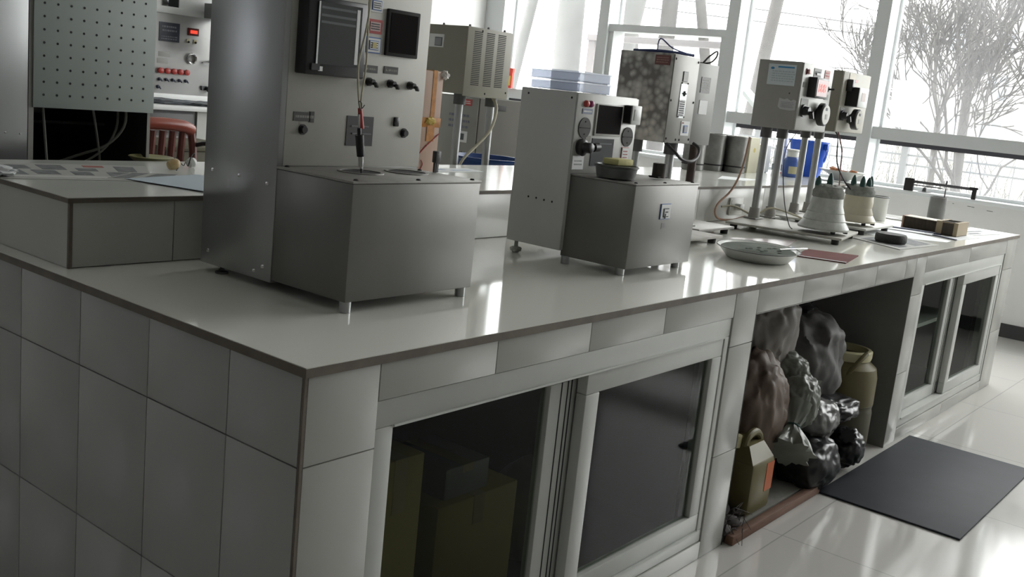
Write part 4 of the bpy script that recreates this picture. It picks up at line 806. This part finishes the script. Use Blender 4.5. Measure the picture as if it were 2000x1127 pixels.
one(MB().cyl((.71, 1.63, .8502), (.71, 1.63, .9995), .04, .03, n=24), 'dish_stand', greyen, (.71, 1.63, .85), 'grey stand holding the olive yellow dish', 'stand')
t = thing('wrapped_carton', 'upright pinkish foam carton bound with orange tape', 'carton', (1.30, 1.05, ZL))
MB().box(1.248, 1.348, 1.0, 1.10, ZL, 1.372, bev=.003).build('foam_body', pink_foam, t)
w = MB(); w.box(1.300, 1.318, .9985, 1.1015, 1.17, 1.374); w.box(1.2465, 1.3495, .9984, 1.1016, 1.195, 1.225, bev=.0004); w.box(1.288, 1.322, .9975, .9987, 1.15, 1.20)
w.blob((1.30, .997, 1.215), (.022, .006, .012), .5, 3, 1, sub=3, m=1); w.build('orange_tape', [orange_t, mat('knotted_yellow_tape', (.60, .42, .08), .5)], t)
w = MB(); w.tube([(1.25, .9975, 1.10), (1.29, .9975, 1.135), (1.345, .9975, 1.175)], .0018, n=5); w.tube([(1.265, .9975, 1.05), (1.28, .9975, 1.075), (1.272, .9975, 1.09)], .0015, n=5); w.build('red_scrawl', red_st, t)
w = MB(); w.blob((1.352, 1.0, 1.362), (.016, .012, .014), .5, 3, 2, sub=3); w.build('torn_film', mat('torn_white_film', (.65, .62, .58), .4), t)
# beakers, boxes, jugs, bucket
t = thing('steel_beaker', 'dull steel beaker with a dark foot band, first in the row on the ledge', 'beaker', (3.90, 1.47, ZL), 'steel beakers on the ledge')
w = MB(); w.lathe([(.058, ZL), (.060, ZL + .004), (.060, ZL + .030), (.056, ZL + .032), (.060, ZL + .036), (.061, ZL + .20), (.058, ZL + .202), (.057, ZL + .04), (.001, ZL + .03)], (3.90, 1.47, 0), n=36); w.build('beaker_wall', can_m, t)
w = MB(); w.lathe([(.0605, ZL + .030), (.063, ZL + .034), (.0605, ZL + .038)], (3.90, 1.47, 0), n=36, closed=True); w.build('dark_band', blackm, t)
dup(t, (4.08, 1.45, ZL), 'dull steel beaker standing second in the row on the ledge')
dup(t, (4.20, 1.46, ZL), 'dull steel beaker standing behind the first two')
t2 = dup(t, (4.18, 1.36, ZL), 'dark stained steel beaker next to the yellowish box')
w = MB(); w.poly([(4.285, 1.33, ZL), (4.405, 1.33, ZL), (4.405, 1.45, ZL), (4.285, 1.45, ZL)], (0, 0, .20)); w.lathe([(.014, 0), (.001, .001)], n=16, m=1, M=Matrix.Translation((4.345, 1.33, ZL + .13)) @ Matrix.Rotation(PI / 2, 4, 'X'))
one(w, 'yellowed_box', [mat('yellowed_plastic', (.60, .57, .42), .5), mat('yellow_stain', (.50, .40, .12), .6)], (4.345, 1.39, ZL), 'upright yellowish plastic box beside the dark stained beaker', 'box', smooth=False)
t = thing('plastic_canister', 'white square plastic canister behind the posts of the red display unit', 'canister', (4.55, 1.42, ZL))
MB().box(4.46, 4.60, 1.34, 1.48, ZL, ZL + .165, bev=.012).build('canister_wall', white_pl, t); MB().cyl((4.5, 1.42, ZL + .16), (4.5, 1.42, ZL + .19), .025).build('screw_cap', white_pl, t)
t = thing('water_bottle', 'clear bottle with a bright blue cap behind the white canister', 'bottle', (4.84, 1.52, ZL))
w = MB(); w.lathe([(.036, ZL), (.040, ZL + .005), (.040, ZL + .16), (.022, ZL + .20), (.018, ZL + .205)], (4.84, 1.52, 0), n=28); w.build('bottle_wall', clearp, t)
MB().cyl((4.84, 1.52, ZL + .205), (4.84, 1.52, ZL + .235), .024, n=24).build('blue_cap', blue_pl, t)
t = thing('white_jug', 'tall white plastic jug with a grey band, behind the second post', 'jug', (4.86, 1.40, ZL))
w = MB(); w.lathe([(.040, ZL), (.042, ZL + .004), (.042, ZL + .13), (.034, ZL + .15), (.034, ZL + .24)], (4.86, 1.40, 0), n=28); w.build('jug_wall', white_pl, t)
w = MB(); w.lathe([(.0425, ZL + .01), (.0432, ZL + .012), (.0432, ZL + .045), (.0425, ZL + .047)], (4.86, 1.40, 0), n=28, closed=True); w.build('grey_band', mat('grey_band', (.18, .19, .20), .5), t)
MB().cyl((4.86, 1.40, ZL + .15), (4.86, 1.40, ZL + .16), .037, n=28).build('collar_ring', palegrey, t)
t = thing('blue_bucket', 'bright blue plastic bucket with a hanging handle at the ledge end', 'bucket', (4.82, 1.22, ZL))
w = MB(); bx_, by_ = 4.815, 1.21
w.lathe([(.085, ZL), (.088, ZL + .004), (.112, ZL + .20), (.122, ZL + .202), (.122, ZL + .212), (.110, ZL + .212), (.085, ZL + .01), (.001, ZL + .008)], (bx_, by_, 0), n=44); w.build('bucket_wall', blue_pl, t)
MB().tube([(bx_ - .01, by_ - .112, ZL + .19), (bx_ - .05, by_ - .135, ZL + .14), (bx_ - .06, by_ - .13, ZL + .11), (bx_ - .03, by_ - .125, ZL + .10), (bx_ + .02, by_ - .115, ZL + .17)], .004, n=8).build('handle', blue_pl, t)
MB().box(bx_ - .03, bx_ + .0, by_ - .128, by_ - .108, ZL + .165, ZL + .20, bev=.003).build('handle_lug', blue_pl, t)
t = thing('reagent_bottle', 'squat blue bottle with a white cap and cream label before the bucket', 'bottle', (4.45, 1.17, ZL))
w = MB(); w.lathe([(.045, ZL), (.048, ZL + .004), (.048, ZL + .085), (.042, ZL + .105), (.032, ZL + .115)], (4.50, 1.165, 0), n=32); w.build('bottle_wall', mat('mid_blue_plastic', (.06, .12, .38), .3), t)
w = MB(); w.lathe([(.034, ZL + .115), (.034, ZL + .145), (.032, ZL + .147)], (4.50, 1.165, 0), n=32); w.lathe([(.037, ZL + .148), (.037, ZL + .158)], (4.50, 1.165, 0), n=32); w.build('white_cap', white_pl, t)
w = MB(); q = []; 
for k in range(9):
    a = -2.9 + k * .13; q.append((a,))
    w.box(-.0035, .0035, -.0005, .0008, ZL + .02, ZL + .062, M=Matrix.Translation((4.50 + .0485 * math.cos(a), 1.165 + .0485 * math.sin(a), 0)) @ Matrix.Rotation(a + PI / 2, 4, 'Z'))
w.build('cream_label', mat('cream_label', (.50, .47, .30), .6), t)
w = MB(); w.cyl((4.585, 1.30, ZL + .008), (4.62, 1.29, ZL + .008), .008, n=12, m=1); w.cyl((4.62, 1.29, ZL + .008), (4.80, 1.235 - .01, ZL + .008), .006, .003, n=12, m=0)
one(w, 'red_marker', [mat('faded_red_plastic', (.45, .16, .15), .4), blackp], (4.68, 1.27, ZL), 'red marker pen with a black end lying on the ledge', 'pen')
one(MB().box(4.62, 4.925, .868, 1.08, ZL, ZL + .006, bev=.001), 'white_board', mat('glossy_white_board', (.72, .73, .72), .2), (4.78, .98, ZL), 'white board lying at the end of the ledge under the bowl', 'board')
t = thing('boat_bowl', 'small white boat shaped bowl holding orange-brown scraps', 'bowl', (4.76, .96, ZL + .0065))
w = MB(); w.lathe([(.036, ZL + .0065), (.040, ZL + .010), (.076, ZL + .042), (.116, ZL + .060), (.116, ZL + .063), (.070, ZL + .045), (.034, ZL + .014), (.001, ZL + .013)], (4.76, .96, 0), n=40, sx=.75, sy=1.2); w.build('bowl_wall', enam, t)
w = MB(); R = random.Random(4)
for k in range(9):
    y = .96 + R.uniform(-.02, .075); w.blob((4.76 + R.uniform(-.02, .02), y, ZL + .054 + max(0, y - .96) * .25), (.015, .020, .010), .4, 3, k, sub=2)
for k in range(3): w.blob((4.76 + R.uniform(-.01, .01), .895 + R.uniform(-.012, .012), ZL + .060), (.013, .016, .012), .4, 3, k + 20, sub=2)
one(w, 'dried_scraps', food, (4.76, .96, ZL + .03), 'orange-brown scraps heaped in the white boat shaped bowl', 'scraps')['kind'] = 'stuff'
sheet('loose_paper', [(3.50, 1.10), (3.74, 1.20), (3.86, 1.05), (3.62, 1.02)], None, 'white sheet lying on the ledge beyond the smaller machine', 'paper', z=ZL, mats=[paper])
sheet('loose_paper', [(1.55, 1.42), (2.0, 1.44), (1.98, 1.33), (1.52, 1.30)], None, 'white sheet with blue marks on the ledge by the foam carton', 'paper', z=ZL, mats=[paper, mat('pale_blue_marks', (.40, .48, .60), .6)], extra=[(.3, .6, .2, .5, 1), (.65, .9, .5, .7, 1)])
# ---------------------------------------------------------------- on the window sill
t = thing('balance_frame', 'dark bracket with a long bar standing on the window sill', 'bracket', (6.49, .9, .9155)); XS = 6.50
w = MB(); w.box(XS - .014, XS + .014, 1.085, 1.150, .9155, 1.006, bev=.003); w.build('black_block', blackm, t)
w = MB(); w.box(XS - .008, XS + .008, .655, 1.086, .975, .995, bev=.002); w.cyl((XS, .86, .985), (XS, .86, 1.02), .007, n=12); w.box(XS - .007, XS + .007, .88, 1.085, .958, .966); w.build('grey_bar', mat('dark_bar', (.09, .09, .095), .4, .3), t)
w = MB(); w.box(XS - .012, XS + .012, .652, .680, .9155, .990, bev=.002); w.box(XS - .014, XS + .014, .645, .700, .983, .999, bev=.002); w.build('end_leg', blackm, t)
w = MB(); w.lathe([(.048, .9157), (.046, .919), (.018, .921), (.014, .945), (.006, .952)], (6.555, 1.02, 0), n=24)
one(w, 'small_cone', collar_m, (6.555, 1.02, .9155), 'small dark cone on a round plate beside the bracket on the sill', 'cone')

# ================================================================ BEYOND THE LEDGE, OTHER SIDE OF THE ROOM
t = thing('perforated_cabinet', 'tall cabinet with a pale green perforated back and an open dark base', 'cabinet', (.53, 1.95, .85))
w = MB(); w.box(.345, .728, 1.655, 1.66, 1.150, 1.62, bev=.001)
xs = [.375 + i * .0394 for i in range(9)]; zs = [1.187 + j * .0368 for j in range(12)]
for x in xs:
    for z in zs:
        w.lathe([(.0036, 0), (.0036, .0006)], n=10, m=1, M=Matrix.Translation((x, 1.655, z)) @ Matrix.Rotation(PI / 2, 4, 'X'))
w.build('perforated_panel', [peg_m, blackm], t)
w = MB(); w.box(.335, .35, 1.662, 2.25, .876, 1.62); w.box(.712, .722, 1.662, 2.25, .876, 1.62); w.box(.7105, .7118, 1.664, 2.25, .878, 1.62, 1); w.box(.335, .722, 2.245, 2.25, .876, 1.62, 1); w.box(.335, .722, 1.662, 2.25, 1.62, 1.63); w.box(.335, .722, 1.662, 2.25, .866, .876)
w.build('cabinet_frame', [greyen, blackm], t)
w = MB(); w.box(.351, .703, 2.2, 2.24, .878, 1.6, 0); w.box(.352, .353, 1.7, 2.2, .88, 1.6); w.box(.350, .704, 1.90, 1.91, 1.086, 1.094, 1); w.box(.41, .48, 1.88, 1.90, 1.12, 1.135, 1)
w.build('dark_inside', [blackm, mat('dim_metal_strip', (.05, .05, .05), .6)], t)
w = MB(); w.tube([(.395, 1.70, 1.16), (.402, 1.70, 1.08), (.408, 1.69, .95), (.41, 1.69, .88)], .004); w.tube([(.56, 1.72, 1.16), (.575, 1.72, 1.08), (.60, 1.74, .98), (.61, 1.76, .88)], .004)
w.tube([(.66, 1.70, 1.16), (.655, 1.70, 1.10), (.61, 1.72, 1.04), (.53, 1.76, 1.0), (.45, 1.80, .96)], .0045); w.tube([(.645, 1.72, 1.16), (.64, 1.72, 1.09), (.60, 1.73, 1.02), (.50, 1.76, .95)], .004); w.build('grey_hoses', mat('dim_grey_hose', (.16, .16, .14), .6), t)
t = thing('steel_cabinet', 'dull stainless cabinet standing close beside the perforated one', 'cabinet', (.15, 1.95, .85))
w = MB(); w.box(-.10, .333, 1.662, 2.25, .866, 1.63, bev=.002); 
for x, z in ((.27, 1.075), (.312, 1.072), (.27, 1.5)): w.lathe([(.003, 0), (.001, .002)], n=8, m=1, M=Matrix.Translation((x, 1.662, z)) @ Matrix.Rotation(PI / 2, 4, 'X'))
w.build('steel_shell', [steel_side, chrome], t)
w = MB()
for x in (-.05, .28): 
    for y in (1.72, 2.2): w.cyl((x, y, .8505), (x, y, .8665), .015, n=12)
w.build('rubber_feet', rubber, t)
w = MB()
for x in (.37, .69):
    for y in (1.72, 2.2): w.cyl((x, y, .8505), (x, y, .8665), .015, n=12)
w.build('rubber_feet', rubber, [o for o in COL.objects if o.name.startswith('perforated_cabinet')][0])
# console on a bench against the back wall
t = thing('wall_bench', 'white topped bench along the back wall with grey drawers', 'bench', (2.9, 4.9, 0))
w = MB(); w.box(1.7, 4.0, 4.55, 5.32, .985, 1.015, bev=.003); w.build('bench_top', white_pl, t)
w = MB(); w.box(2.1, 2.86, 4.60, 5.3, .04, .984); w.box(2.12, 2.46, 4.588, 4.60, .84, .965, bev=.002); w.box(2.48, 2.84, 4.588, 4.60, .84, .965, bev=.002); w.box(2.12, 2.84, 4.588, 4.60, .08, .82, bev=.002); w.build('grey_drawers', mat('dark_grey_drawers', (.12, .12, .12), .5), t)
w = MB(); w.box(2.88, 3.9, 4.60, 5.3, .0, .984); w.build('white_side', palegrey, t)
w = MB(); w.box(2.22, 2.34, 4.575, 4.588, .90, .912); w.box(2.60, 2.72, 4.575, 4.588, .90, .912); w.build('drawer_pull', chrome, t)
w = MB(); w.box(1.72, 2.09, 4.62, 5.3, 0, .984); w.build('bench_leg_panel', palegrey, t)
t = thing('control_console', 'large grey control console with a row of red buttons on the far bench', 'console', (3.0, 5.1, 1.016))
w = MB(); w.box(2.3, 3.45, 4.99, 5.31, 1.07, 1.60, bev=.003); w.box(2.29, 3.46, 4.97, 5.31, 1.0165, 1.07, 1, bev=.003); w.box(2.3, 3.45, 4.98, 5.31, 1.60, 1.645, 1, bev=.002); w.box(2.3, 3.45, 5.0, 5.31, 1.645, 1.95, 1); w.build('console_body', [mat('console_grey', (.40, .40, .39), .4, .2), white_pl], t)
def fyp(name, x, z, a, b, m, y=4.99, tt=.004): MB().box(x - a / 2, x + a / 2, y - tt, y, z - b / 2, z + b / 2, bev=.001).build(name, m, t)
fyp('screen', 2.905, 1.69, .125, .09, screen, y=5.0); fyp('screen_bezel', 2.905, 1.69, .14, .105, mat('grey_bezel', (.5, .5, .5), .5), y=5.0, tt=.002)
w = MB(); fy(w, 2.898, 1.478, .155, .125, 4.99, t=.004); textrows(w, 2.898, 1.50, .11, .05, 4.986, 2, 1); textrows(w, 2.898, 1.44, .12, .03, 4.986, 2, 1, seed=3); w.build('dark_notice', [mat('slate_notice', (.035, .04, .06), .4), mat('notice_lettering', (.20, .21, .24), .5)], t)
w = MB(); fy(w, 3.082, 1.498, .085, .050, 4.99, t=.006); fy(w, 3.085, 1.498, .055, .022, 4.984, t=.002, m=1); w.build('red_display', [mat('dark_display', (.10, .01, .01), .3), led_red], t)
for x in (3.045, 3.10): 
    w = MB(); fy(w, x, 1.435, .024, .026, 4.99, t=.006, m=0); w.lathe([(.008, 0), (.006, .01)], n=10, m=1, M=Matrix.Translation((x, 4.985, 1.428)) @ Matrix.Rotation(PI / 2, 4, 'X')); w.build('push_switch', [cream_pl, blackp], t)
w = MB(); w.lathe([(.028, 0), (.036, 0), (.038, .02), (.034, .024), (.028, .02)], n=32, closed=True, M=Matrix.Translation((3.072, 4.99, 1.318)) @ Matrix.Rotation(PI / 2, 4, 'X')); w.lathe([(.029, 0), (.001, .001)], n=24, m=1, M=Matrix.Translation((3.072, 4.99, 1.318)) @ Matrix.Rotation(PI / 2, 4, 'X')); w.build('round_gauge', [chrome, mat('gauge_face', (.30, .29, .27), .4)], t)
for k in range(5):
    x = 2.834 + k * .0505
    w = MB(); w.lathe([(.016, 0), (.020, .012), (.019, .026), (.008, .030)], n=20, M=Matrix.Translation((x, 4.99, 1.221)) @ Matrix.Rotation(PI / 2, 4, 'X')); w.build('red_button', red_pl, t)
    knob('selector_knob', x, 1.163, 4.99, .010, mat('dark_blue_knob', (.02, .025, .06), .4), t, .02)
knob('selector_knob', 2.825, 1.112, 4.99, .011, MATS['dark_blue_knob'], t, .02)
for a in (1.330, 1.285): fyp('paper_note', 2.865 + (a - 1.33) * .2, a, .085, .034, mat('pale_note', (.48, .48, .46), .6), tt=.001)
w = MB(); w.tube([(3.17, 4.985, 1.30), (3.20, 4.94, 1.31), (3.235, 4.94, 1.305)], .008); w.lathe([(.02, 0), (.026, 0), (.026, .01), (.02, .01)], n=20, closed=True, M=Matrix.Translation((3.23, 4.95, 1.30)) @ Matrix.Rotation(PI / 2, 4, 'X')); w.build('lever', chrome, t)
w = MB(); w.blob((3.215, 4.96, 1.12), (.024, .03, .022), .3, 3, 3, sub=3); w.box(3.16, 3.20, 4.975, 4.99, 1.11, 1.14); w.build('black_connector', blackp, t)
w = MB(); w.box(3.09, 3.32, 4.60, 4.80, 1.375, 2.0, bev=.004); w.box(3.15, 3.26, 4.8, 4.97, 1.6, 1.7)
w.build('hanging_box', mat('slate_grey_enamel', (.20, .21, .21), .5), t)
w = MB(); w.blob((2.75, 4.75, 1.03), (.30, .10, .018), .35, 3, 3, flat=1.0165, sub=4); w.blob((3.05, 4.72, 1.03), (.2, .09, .016), .4, 4, 5, flat=1.0165, sub=4); one(w, 'crumpled_cloth', mat('grey_blue_cloth', (.24, .25, .26), .8, col2=(.08, .09, .11), scale=12), (2.85, 4.75, 1.0165), 'grey crumpled cloth lying along the front of the far bench', 'cloth')
# red chair
t = thing('red_chair', 'dark red plastic chair with a slatted back, standing by the far bench', 'chair', (1.72, 3.2, 0))
w = MB(); cx, cy = 1.70, 3.2
w.tube([(1.50, cy, .975), (1.60, cy - .02, 1.000), (1.72, cy - .03, 1.004), (1.84, cy - .02, .995), (1.90, cy, .975)], .030, n=12); w.build('top_rail', mat('bright_chair_red', (.24, .05, .03), .35), t)
w = MB()
for k in range(7): x = 1.52 + k * .055; w.tube([(x, cy - .005, .97), (x, cy + .01, .75), (x, cy - .03, .47)], .018, n=8, m=0)
w.build('back_slats', chair_red, t)
w = MB(); w.tube([(1.90, cy - .0, .975), (1.915, cy - .0, .88), (1.91, cy - .02, .68), (1.90, cy - .05, .46)], .02); w.tube([(1.50, cy, .975), (1.48, cy, .7), (1.50, cy - .05, .46)], .02); w.build('side_rails', chair_red, t)
MB().box(1.48, 1.92, cy - .46, cy - .02, .43, .46, bev=.012).build('seat', chair_red, t)
for a, b in ((1.52, cy - .06), (1.88, cy - .06), (1.52, cy - .42), (1.88, cy - .42)): MB().cyl((a, b, 0), (a, b, .435), .018, .025, n=14).build('leg', chair_red, t)
MB().tube([(1.92, cy, .90), (1.98, cy - .1, .90), (2.0, cy - .3, .68)], .012).build('dark_arm', blackp, t)
t = thing('brown_chest', 'dark brown wooden chest standing beyond the red chair', 'chest', (2.5, 4.0, 0))
MB().box(2.18, 2.75, 3.85, 4.4, 0, .80, bev=.004).build('chest_body', mat('dark_olive_wood', (.09, .08, .045), .6, var=.3, scale=8), t); MB().box(2.17, 2.76, 3.84, 4.41, .801, .825, bev=.003).build('chest_lid', mat('dark_olive_wood', (), 1), t)
# grey cabinet, blue basin
t = thing('curing_cabinet', 'tall grey floor cabinet with a hand hole and a red label, near the windows', 'cabinet', (4.7, 3.7, 0))
w = MB(); w.box(4.43, 5.15, 3.5, 4.05, .03, 1.255, bev=.006); w.build('cabinet_shell', mat('shaded_warm_grey', (.11, .106, .095), .85, spec=.08, var=.06, scale=8), t)  # cabinet grey darkened for its shaded front, door kept lighter
w = MB(); w.box(4.44, 5.14, 3.52, 4.04, 0, .03); w.build('plinth', blackm, t)
w = MB(); w.box(4.424, 4.43, 3.51, 4.04, .05, 1.25, bev=.002); fx(w, 3.62, 1.215, .10, .045, 4.424, m=1); textrows(w, 3.62, 1.215, .07, .028, 4.422, 2, 2, axis='x'); fx(w, 3.65, .97, .12, .08, 4.424, m=2); fx(w, 3.65, .97, .06, .045, 4.4225, m=3); textrows(w, 3.68, 1.08, .2, .12, 4.4235, 3, 4, axis='x')
for k in range(4): fx(w, 3.60 + k * .03, .84, .010, .05, 4.424, m=3)
w.build('cabinet_door', [mat('mid_warm_grey', (.30, .295, .27), .5), red_st, white_st, ink, mat('blue_grey_lettering', (.16, .17, .22), .5)], t)
w = MB(); w.box(4.62, 4.72, 3.496, 3.5015, 1.175, 1.215, bev=.002); w.build('hand_hole', mat('black_recess', (.012, .012, .012), .7), t)
w = MB(); w.lathe([(.13, .8505), (.14, .856), (.185, .985), (.192, .99), (.192, 1.0), (.180, 1.0), (.135, .865), (.001, .86)], (2.80, 2.0, 0), n=40)
one(w, 'blue_basin', blue_d, (2.8, 2.0, .8505), 'dark blue plastic basin just beyond the raised ledge', 'basin')
# sink on the back wall
t = thing('wall_sink', 'white tiled trough sink in the room corner', 'sink', (5.9, 5.0, 0))
w = MB(); w.box(4.6, 6.50, 4.80, 5.32, 0, .66, 0, bev=.004); w.box(4.6, 6.50, 4.80, 4.86, .66, .74, 0, bev=.003); w.box(6.12, 6.18, 4.86, 5.32, .66, .90, 1, bev=.003); w.box(6.18, 6.50, 5.10, 5.32, .66, .86, 1, bev=.003); w.build('tiled_trough', [mat('bright_white_tile', (.80, .81, .80), .2), palegrey], t)
w = MB(); fpx = 6.04; w.tube([(fpx, 5.32, 1.09), (fpx, 5.25, 1.09), (fpx + .02, 5.20, 1.085), (fpx + .02, 5.17, 1.04)], .014); w.box(fpx - .03, fpx + .035, 5.24, 5.26, 1.13, 1.142, bev=.003); w.cyl((fpx, 5.25, 1.09), (fpx, 5.25, 1.135), .010); w.build('faucet', chrome, t)
w = MB(); w.tube([(fpx - .02, 5.24, 1.07), (fpx - .035, 5.24, .98), (fpx - .05, 5.22, .86), (fpx - .04, 5.22, .76)], .006); w.build('thin_hose', cordb, t)

# ================================================================ OUTSIDE THE WINDOWS
struct(MB().box(-40, 70, -40, 60, -.25, -.15).build('ground', ground_m, smooth=False)).name = 'ground'
def grow(w, p, d, r, ln, lev, R, mi=0, spread=.5, n=6, lift=.08):
    pts = [p]; q = p.copy(); dd = d.normalized()
    for k in range(3):
        dd = (dd + Vector((R.uniform(-1, 1), R.uniform(-1, 1), R.uniform(-.6, .8))) * .24 + Vector((0, 0, lift * .25))).normalized(); q = q + dd * ln / 3; pts.append(q.copy())
    w.tube(pts, max(r, .0075), n=n, m=mi, smooth=1, r1=max(r * .7, .006))
    if lev == 0: return
    for k in range(R.choice((2, 3, 3))):
        u = R.uniform(.45, 1); b = pts[-1] if k == 0 else pts[min(3, 1 + int(u * 2.5))]
        e = (dd + Vector((R.uniform(-1, 1), R.uniform(-1, 1), R.uniform(-.5, .9))) * spread * (1 if k else .6)).normalized()
        grow(w, b, e, r * (.68 if k == 0 else R.uniform(.4, .55)), ln * R.uniform(.68, .88), lev - 1, R, mi, spread, max(3, n - 1), lift)
def tree(x, y, r, trunk, dirv, lev, seed, label, ln=1.5, painted=0, spread=.55, m=bark, lift=.08):
    R = random.Random(seed); w = MB(); d = Vector(dirv).normalized(); p = Vector((x, y, -.16)); q = p + d * trunk
    w.tube([p, p.lerp(q, .5), q], r * 1.15, n=12, m=1 if painted else 0, smooth=1, r1=r)
    for k in range(3 if lev else 0):
        e = (d + Vector((R.uniform(-1, 1), R.uniform(-1, 1), R.uniform(0, .7))) * spread).normalized()
        grow(w, q, e, r * (.75 - .15 * k), ln, lev, R, 0, spread, 7, lift)
    return one(w, 'bare_tree', [m, whitebark], (x, y, -.16), label, 'tree', 'bare trees outside the windows')
tree(14.0, 2.80, .065, 2.1, (-.02, .05, 1), 6, 11, 'bare tree with an upright grey trunk outside, seen through the window by the white sheet', 1.1, spread=.5)
tree(11.0, 1.75, .038, .5, (0, .25, 1), 6, 5, 'low spreading bare tree close outside, forking near the ground', .8, spread=.7)
tree(13.0, 1.2, .042, 1.2, (.0, .35, 1), 6, 21, 'leaning bare tree outside beyond the bracket on the sill', .9)
tree(17.5, 4.2, .055, 1.8, (0, .05, 1), 6, 8, 'bare tree far outside behind the upright grey one', 1.2)
tree(16.0, 1.6, .055, 1.6, (0, .1, 1), 6, 33, 'bare tree outside at the edge of the view beyond the sill', 1.1)
tree(12.5, .9, .032, 1.0, (0, .1, 1), 6, 41, 'bushy bare tree outside, last one along the windows', .8)
tree(20.0, 9.2, .13, 5.6, (.0, -.1, 1), 4, 14, 'bare tree outside whose thin branches droop across the middle window', 2.2, spread=.8, lift=-.05)
tree(10.5, 8.5, .07, 4.5, (.0, -.2, 1), 2, 15, 'slim leaning trunk outside the window nearest the room corner', 1.5, painted=1)
tree(10.2, 7.0, .17, 4.5, (.0, .02, 1), 2, 16, 'thick pale trunk outside the window nearest the room corner', 1.5, painted=1)
tree(9.8, 6.35, .22, 4.5, (.0, -.16, 1), 2, 17, 'thickest pale trunk outside, close to the slim window column', 1.5, painted=1)
tree(11.5, 6.6, .09, 5.0, (.0, .12, 1), 1, 18, 'pale trunk rising above the transom of the small window', 1.5, painted=1)
tree(11.8, 6.45, .11, 5.0, (.0, .02, 1), 1, 19, 'grey rough trunk rising above the transom of the small window', 1.5)
tree(12.0, 5.4, .07, 5.0, (.0, .25, 1), 1, 20, 'thin leaning trunk outside above the swirl polished box', 1.5)
# apartment block
t = thing('apartment_block', 'pale apartment block with rows of windows far behind the trees', 'building', (52, 14, -.15))
w = MB(); w.box(50, 60, -1.0, 16.9, -.15, 7.0); w.box(49.8, 60, -1.2, 17.1, 7.0, 7.3); w.box(50.5, 60, 9, 12, 7.3, 8.4); w.build('facade', bld, t, smooth=False)
for j, z in enumerate((1.0, 3.1, 5.2)):
    for i in range(8):
        y = 1.6 + i * 2.0
        if (i * 3 + j) % 5 == 4: continue
        f = MB().box(49.93, 50.02, y - .55, y + .55, z - .1, z + 1.2).build('facade_window', white_pl, t, smooth=False)
        MB().box(49.90, 49.935, y - .46, y - .03, z, z + 1.1).box(49.90, 49.935, y + .03, y + .46, z, z + 1.1).build('dark_pane', bwin, f, smooth=False)
for i in range(3):
    MB().box(49.2, 49.95, 5.4 + i * 6, 7.2 + i * 6, 2.5, 2.62).box(49.2, 49.26, 5.4 + i * 6, 7.2 + i * 6, 2.62, 3.3).build('balcony', bld, t, smooth=False)
# fence of thin railings
t = thing('railing_fence', 'long thin metal railing outside beneath the trees', 'fence', (15.2, 6, -.15))
w = MB(); 
for z in (.05, .80, .95): w.box(15.19, 15.21, -1, 14, z, z + .03)
for k in range(75): y = -1 + k * .2; w.cyl((15.2, y, -.15), (15.2, y, 1.0), .009, n=5)
w.build('thin_bars', fence_m, t)
for k in range(7): MB().box(15.15, 15.25, -1 + k * 2.5 - .05, -1 + k * 2.5 + .05, -.15, 1.1).build('fence_post', fence_m, t)
# scrubby hedge behind the fence
w = MB(); R = random.Random(77)
for k in range(420):
    x = R.uniform(15.6, 19.5); y = R.uniform(-.5, 8); h = R.uniform(.4, 1.3); w.tube([(x, y, -.16), (x + R.uniform(-.1, .1), y + R.uniform(-.15, .15), h * .5), (x + R.uniform(-.3, .3), y + R.uniform(-.3, .3), h)], .011, n=3, smooth=1, r1=.004)
one(w, 'dry_undergrowth', shrub_m, (17, 3, -.16), 'thicket of dry twigs behind the railing outside', 'undergrowth')['kind'] = 'stuff'
# overhead cables
w = MB()
for z0_, z1_ in ((4.05, 3.55), (3.75, 3.40)):
    w.tube([(24, 16, z0_ + .3), (24, 11, z0_ - .05), (24, 6, z1_), (24, 1, z1_ - .1)], .016, n=5)
one(w, 'overhead_cables', cordb, (24, 8, 3.3), 'dark overhead cables strung across outside the middle window', 'cables')
# eave beam and lean-to strut outside
one(MB().box(7.6, 7.72, 3.2, 4.9, 1.905, 1.965, bev=.004), 'eave_beam', mat('weathered_beam', (.24, .22, .22), .8), (7.66, 4.0, 1.9), 'grey weathered beam outside behind the small transom window', 'beam')
for y in (3.25, 4.85): one(MB().box(7.62, 7.70, y - .04, y + .04, -.15, 1.904), 'beam_post', mat('weathered_beam', (), 1), (7.66, y, -.15), 'grey post outside holding the %s end of the weathered beam' % ('near' if y < 4 else 'far'), 'post')
one(MB().tube([(8.4, 3.62, 1.70), (8.4, 3.30, 1.42)], .05, n=4, smooth=0).tube([(8.4, 3.65, 1.68), (8.4, 3.62, -.15)], .03, n=6, smooth=0), 'leaning_plank', mat('green_grey_plank', (.20, .22, .21), .8), (8.4, 3.6, -.15), 'grey-green plank on a stake leaning outside the middle window', 'plank')
one(MB().tube([(8.0, 3.85, 1.20), (8.0, 3.45, .75), (8.0, 3.2, .2), (8.0, 3.15, -.15)], .05, n=8), 'bent_pipe', mat('tan_pipe', (.50, .42, .34), .6), (8, 3.5, -.15), 'tan bent pipe outside below the middle window rail', 'pipe')
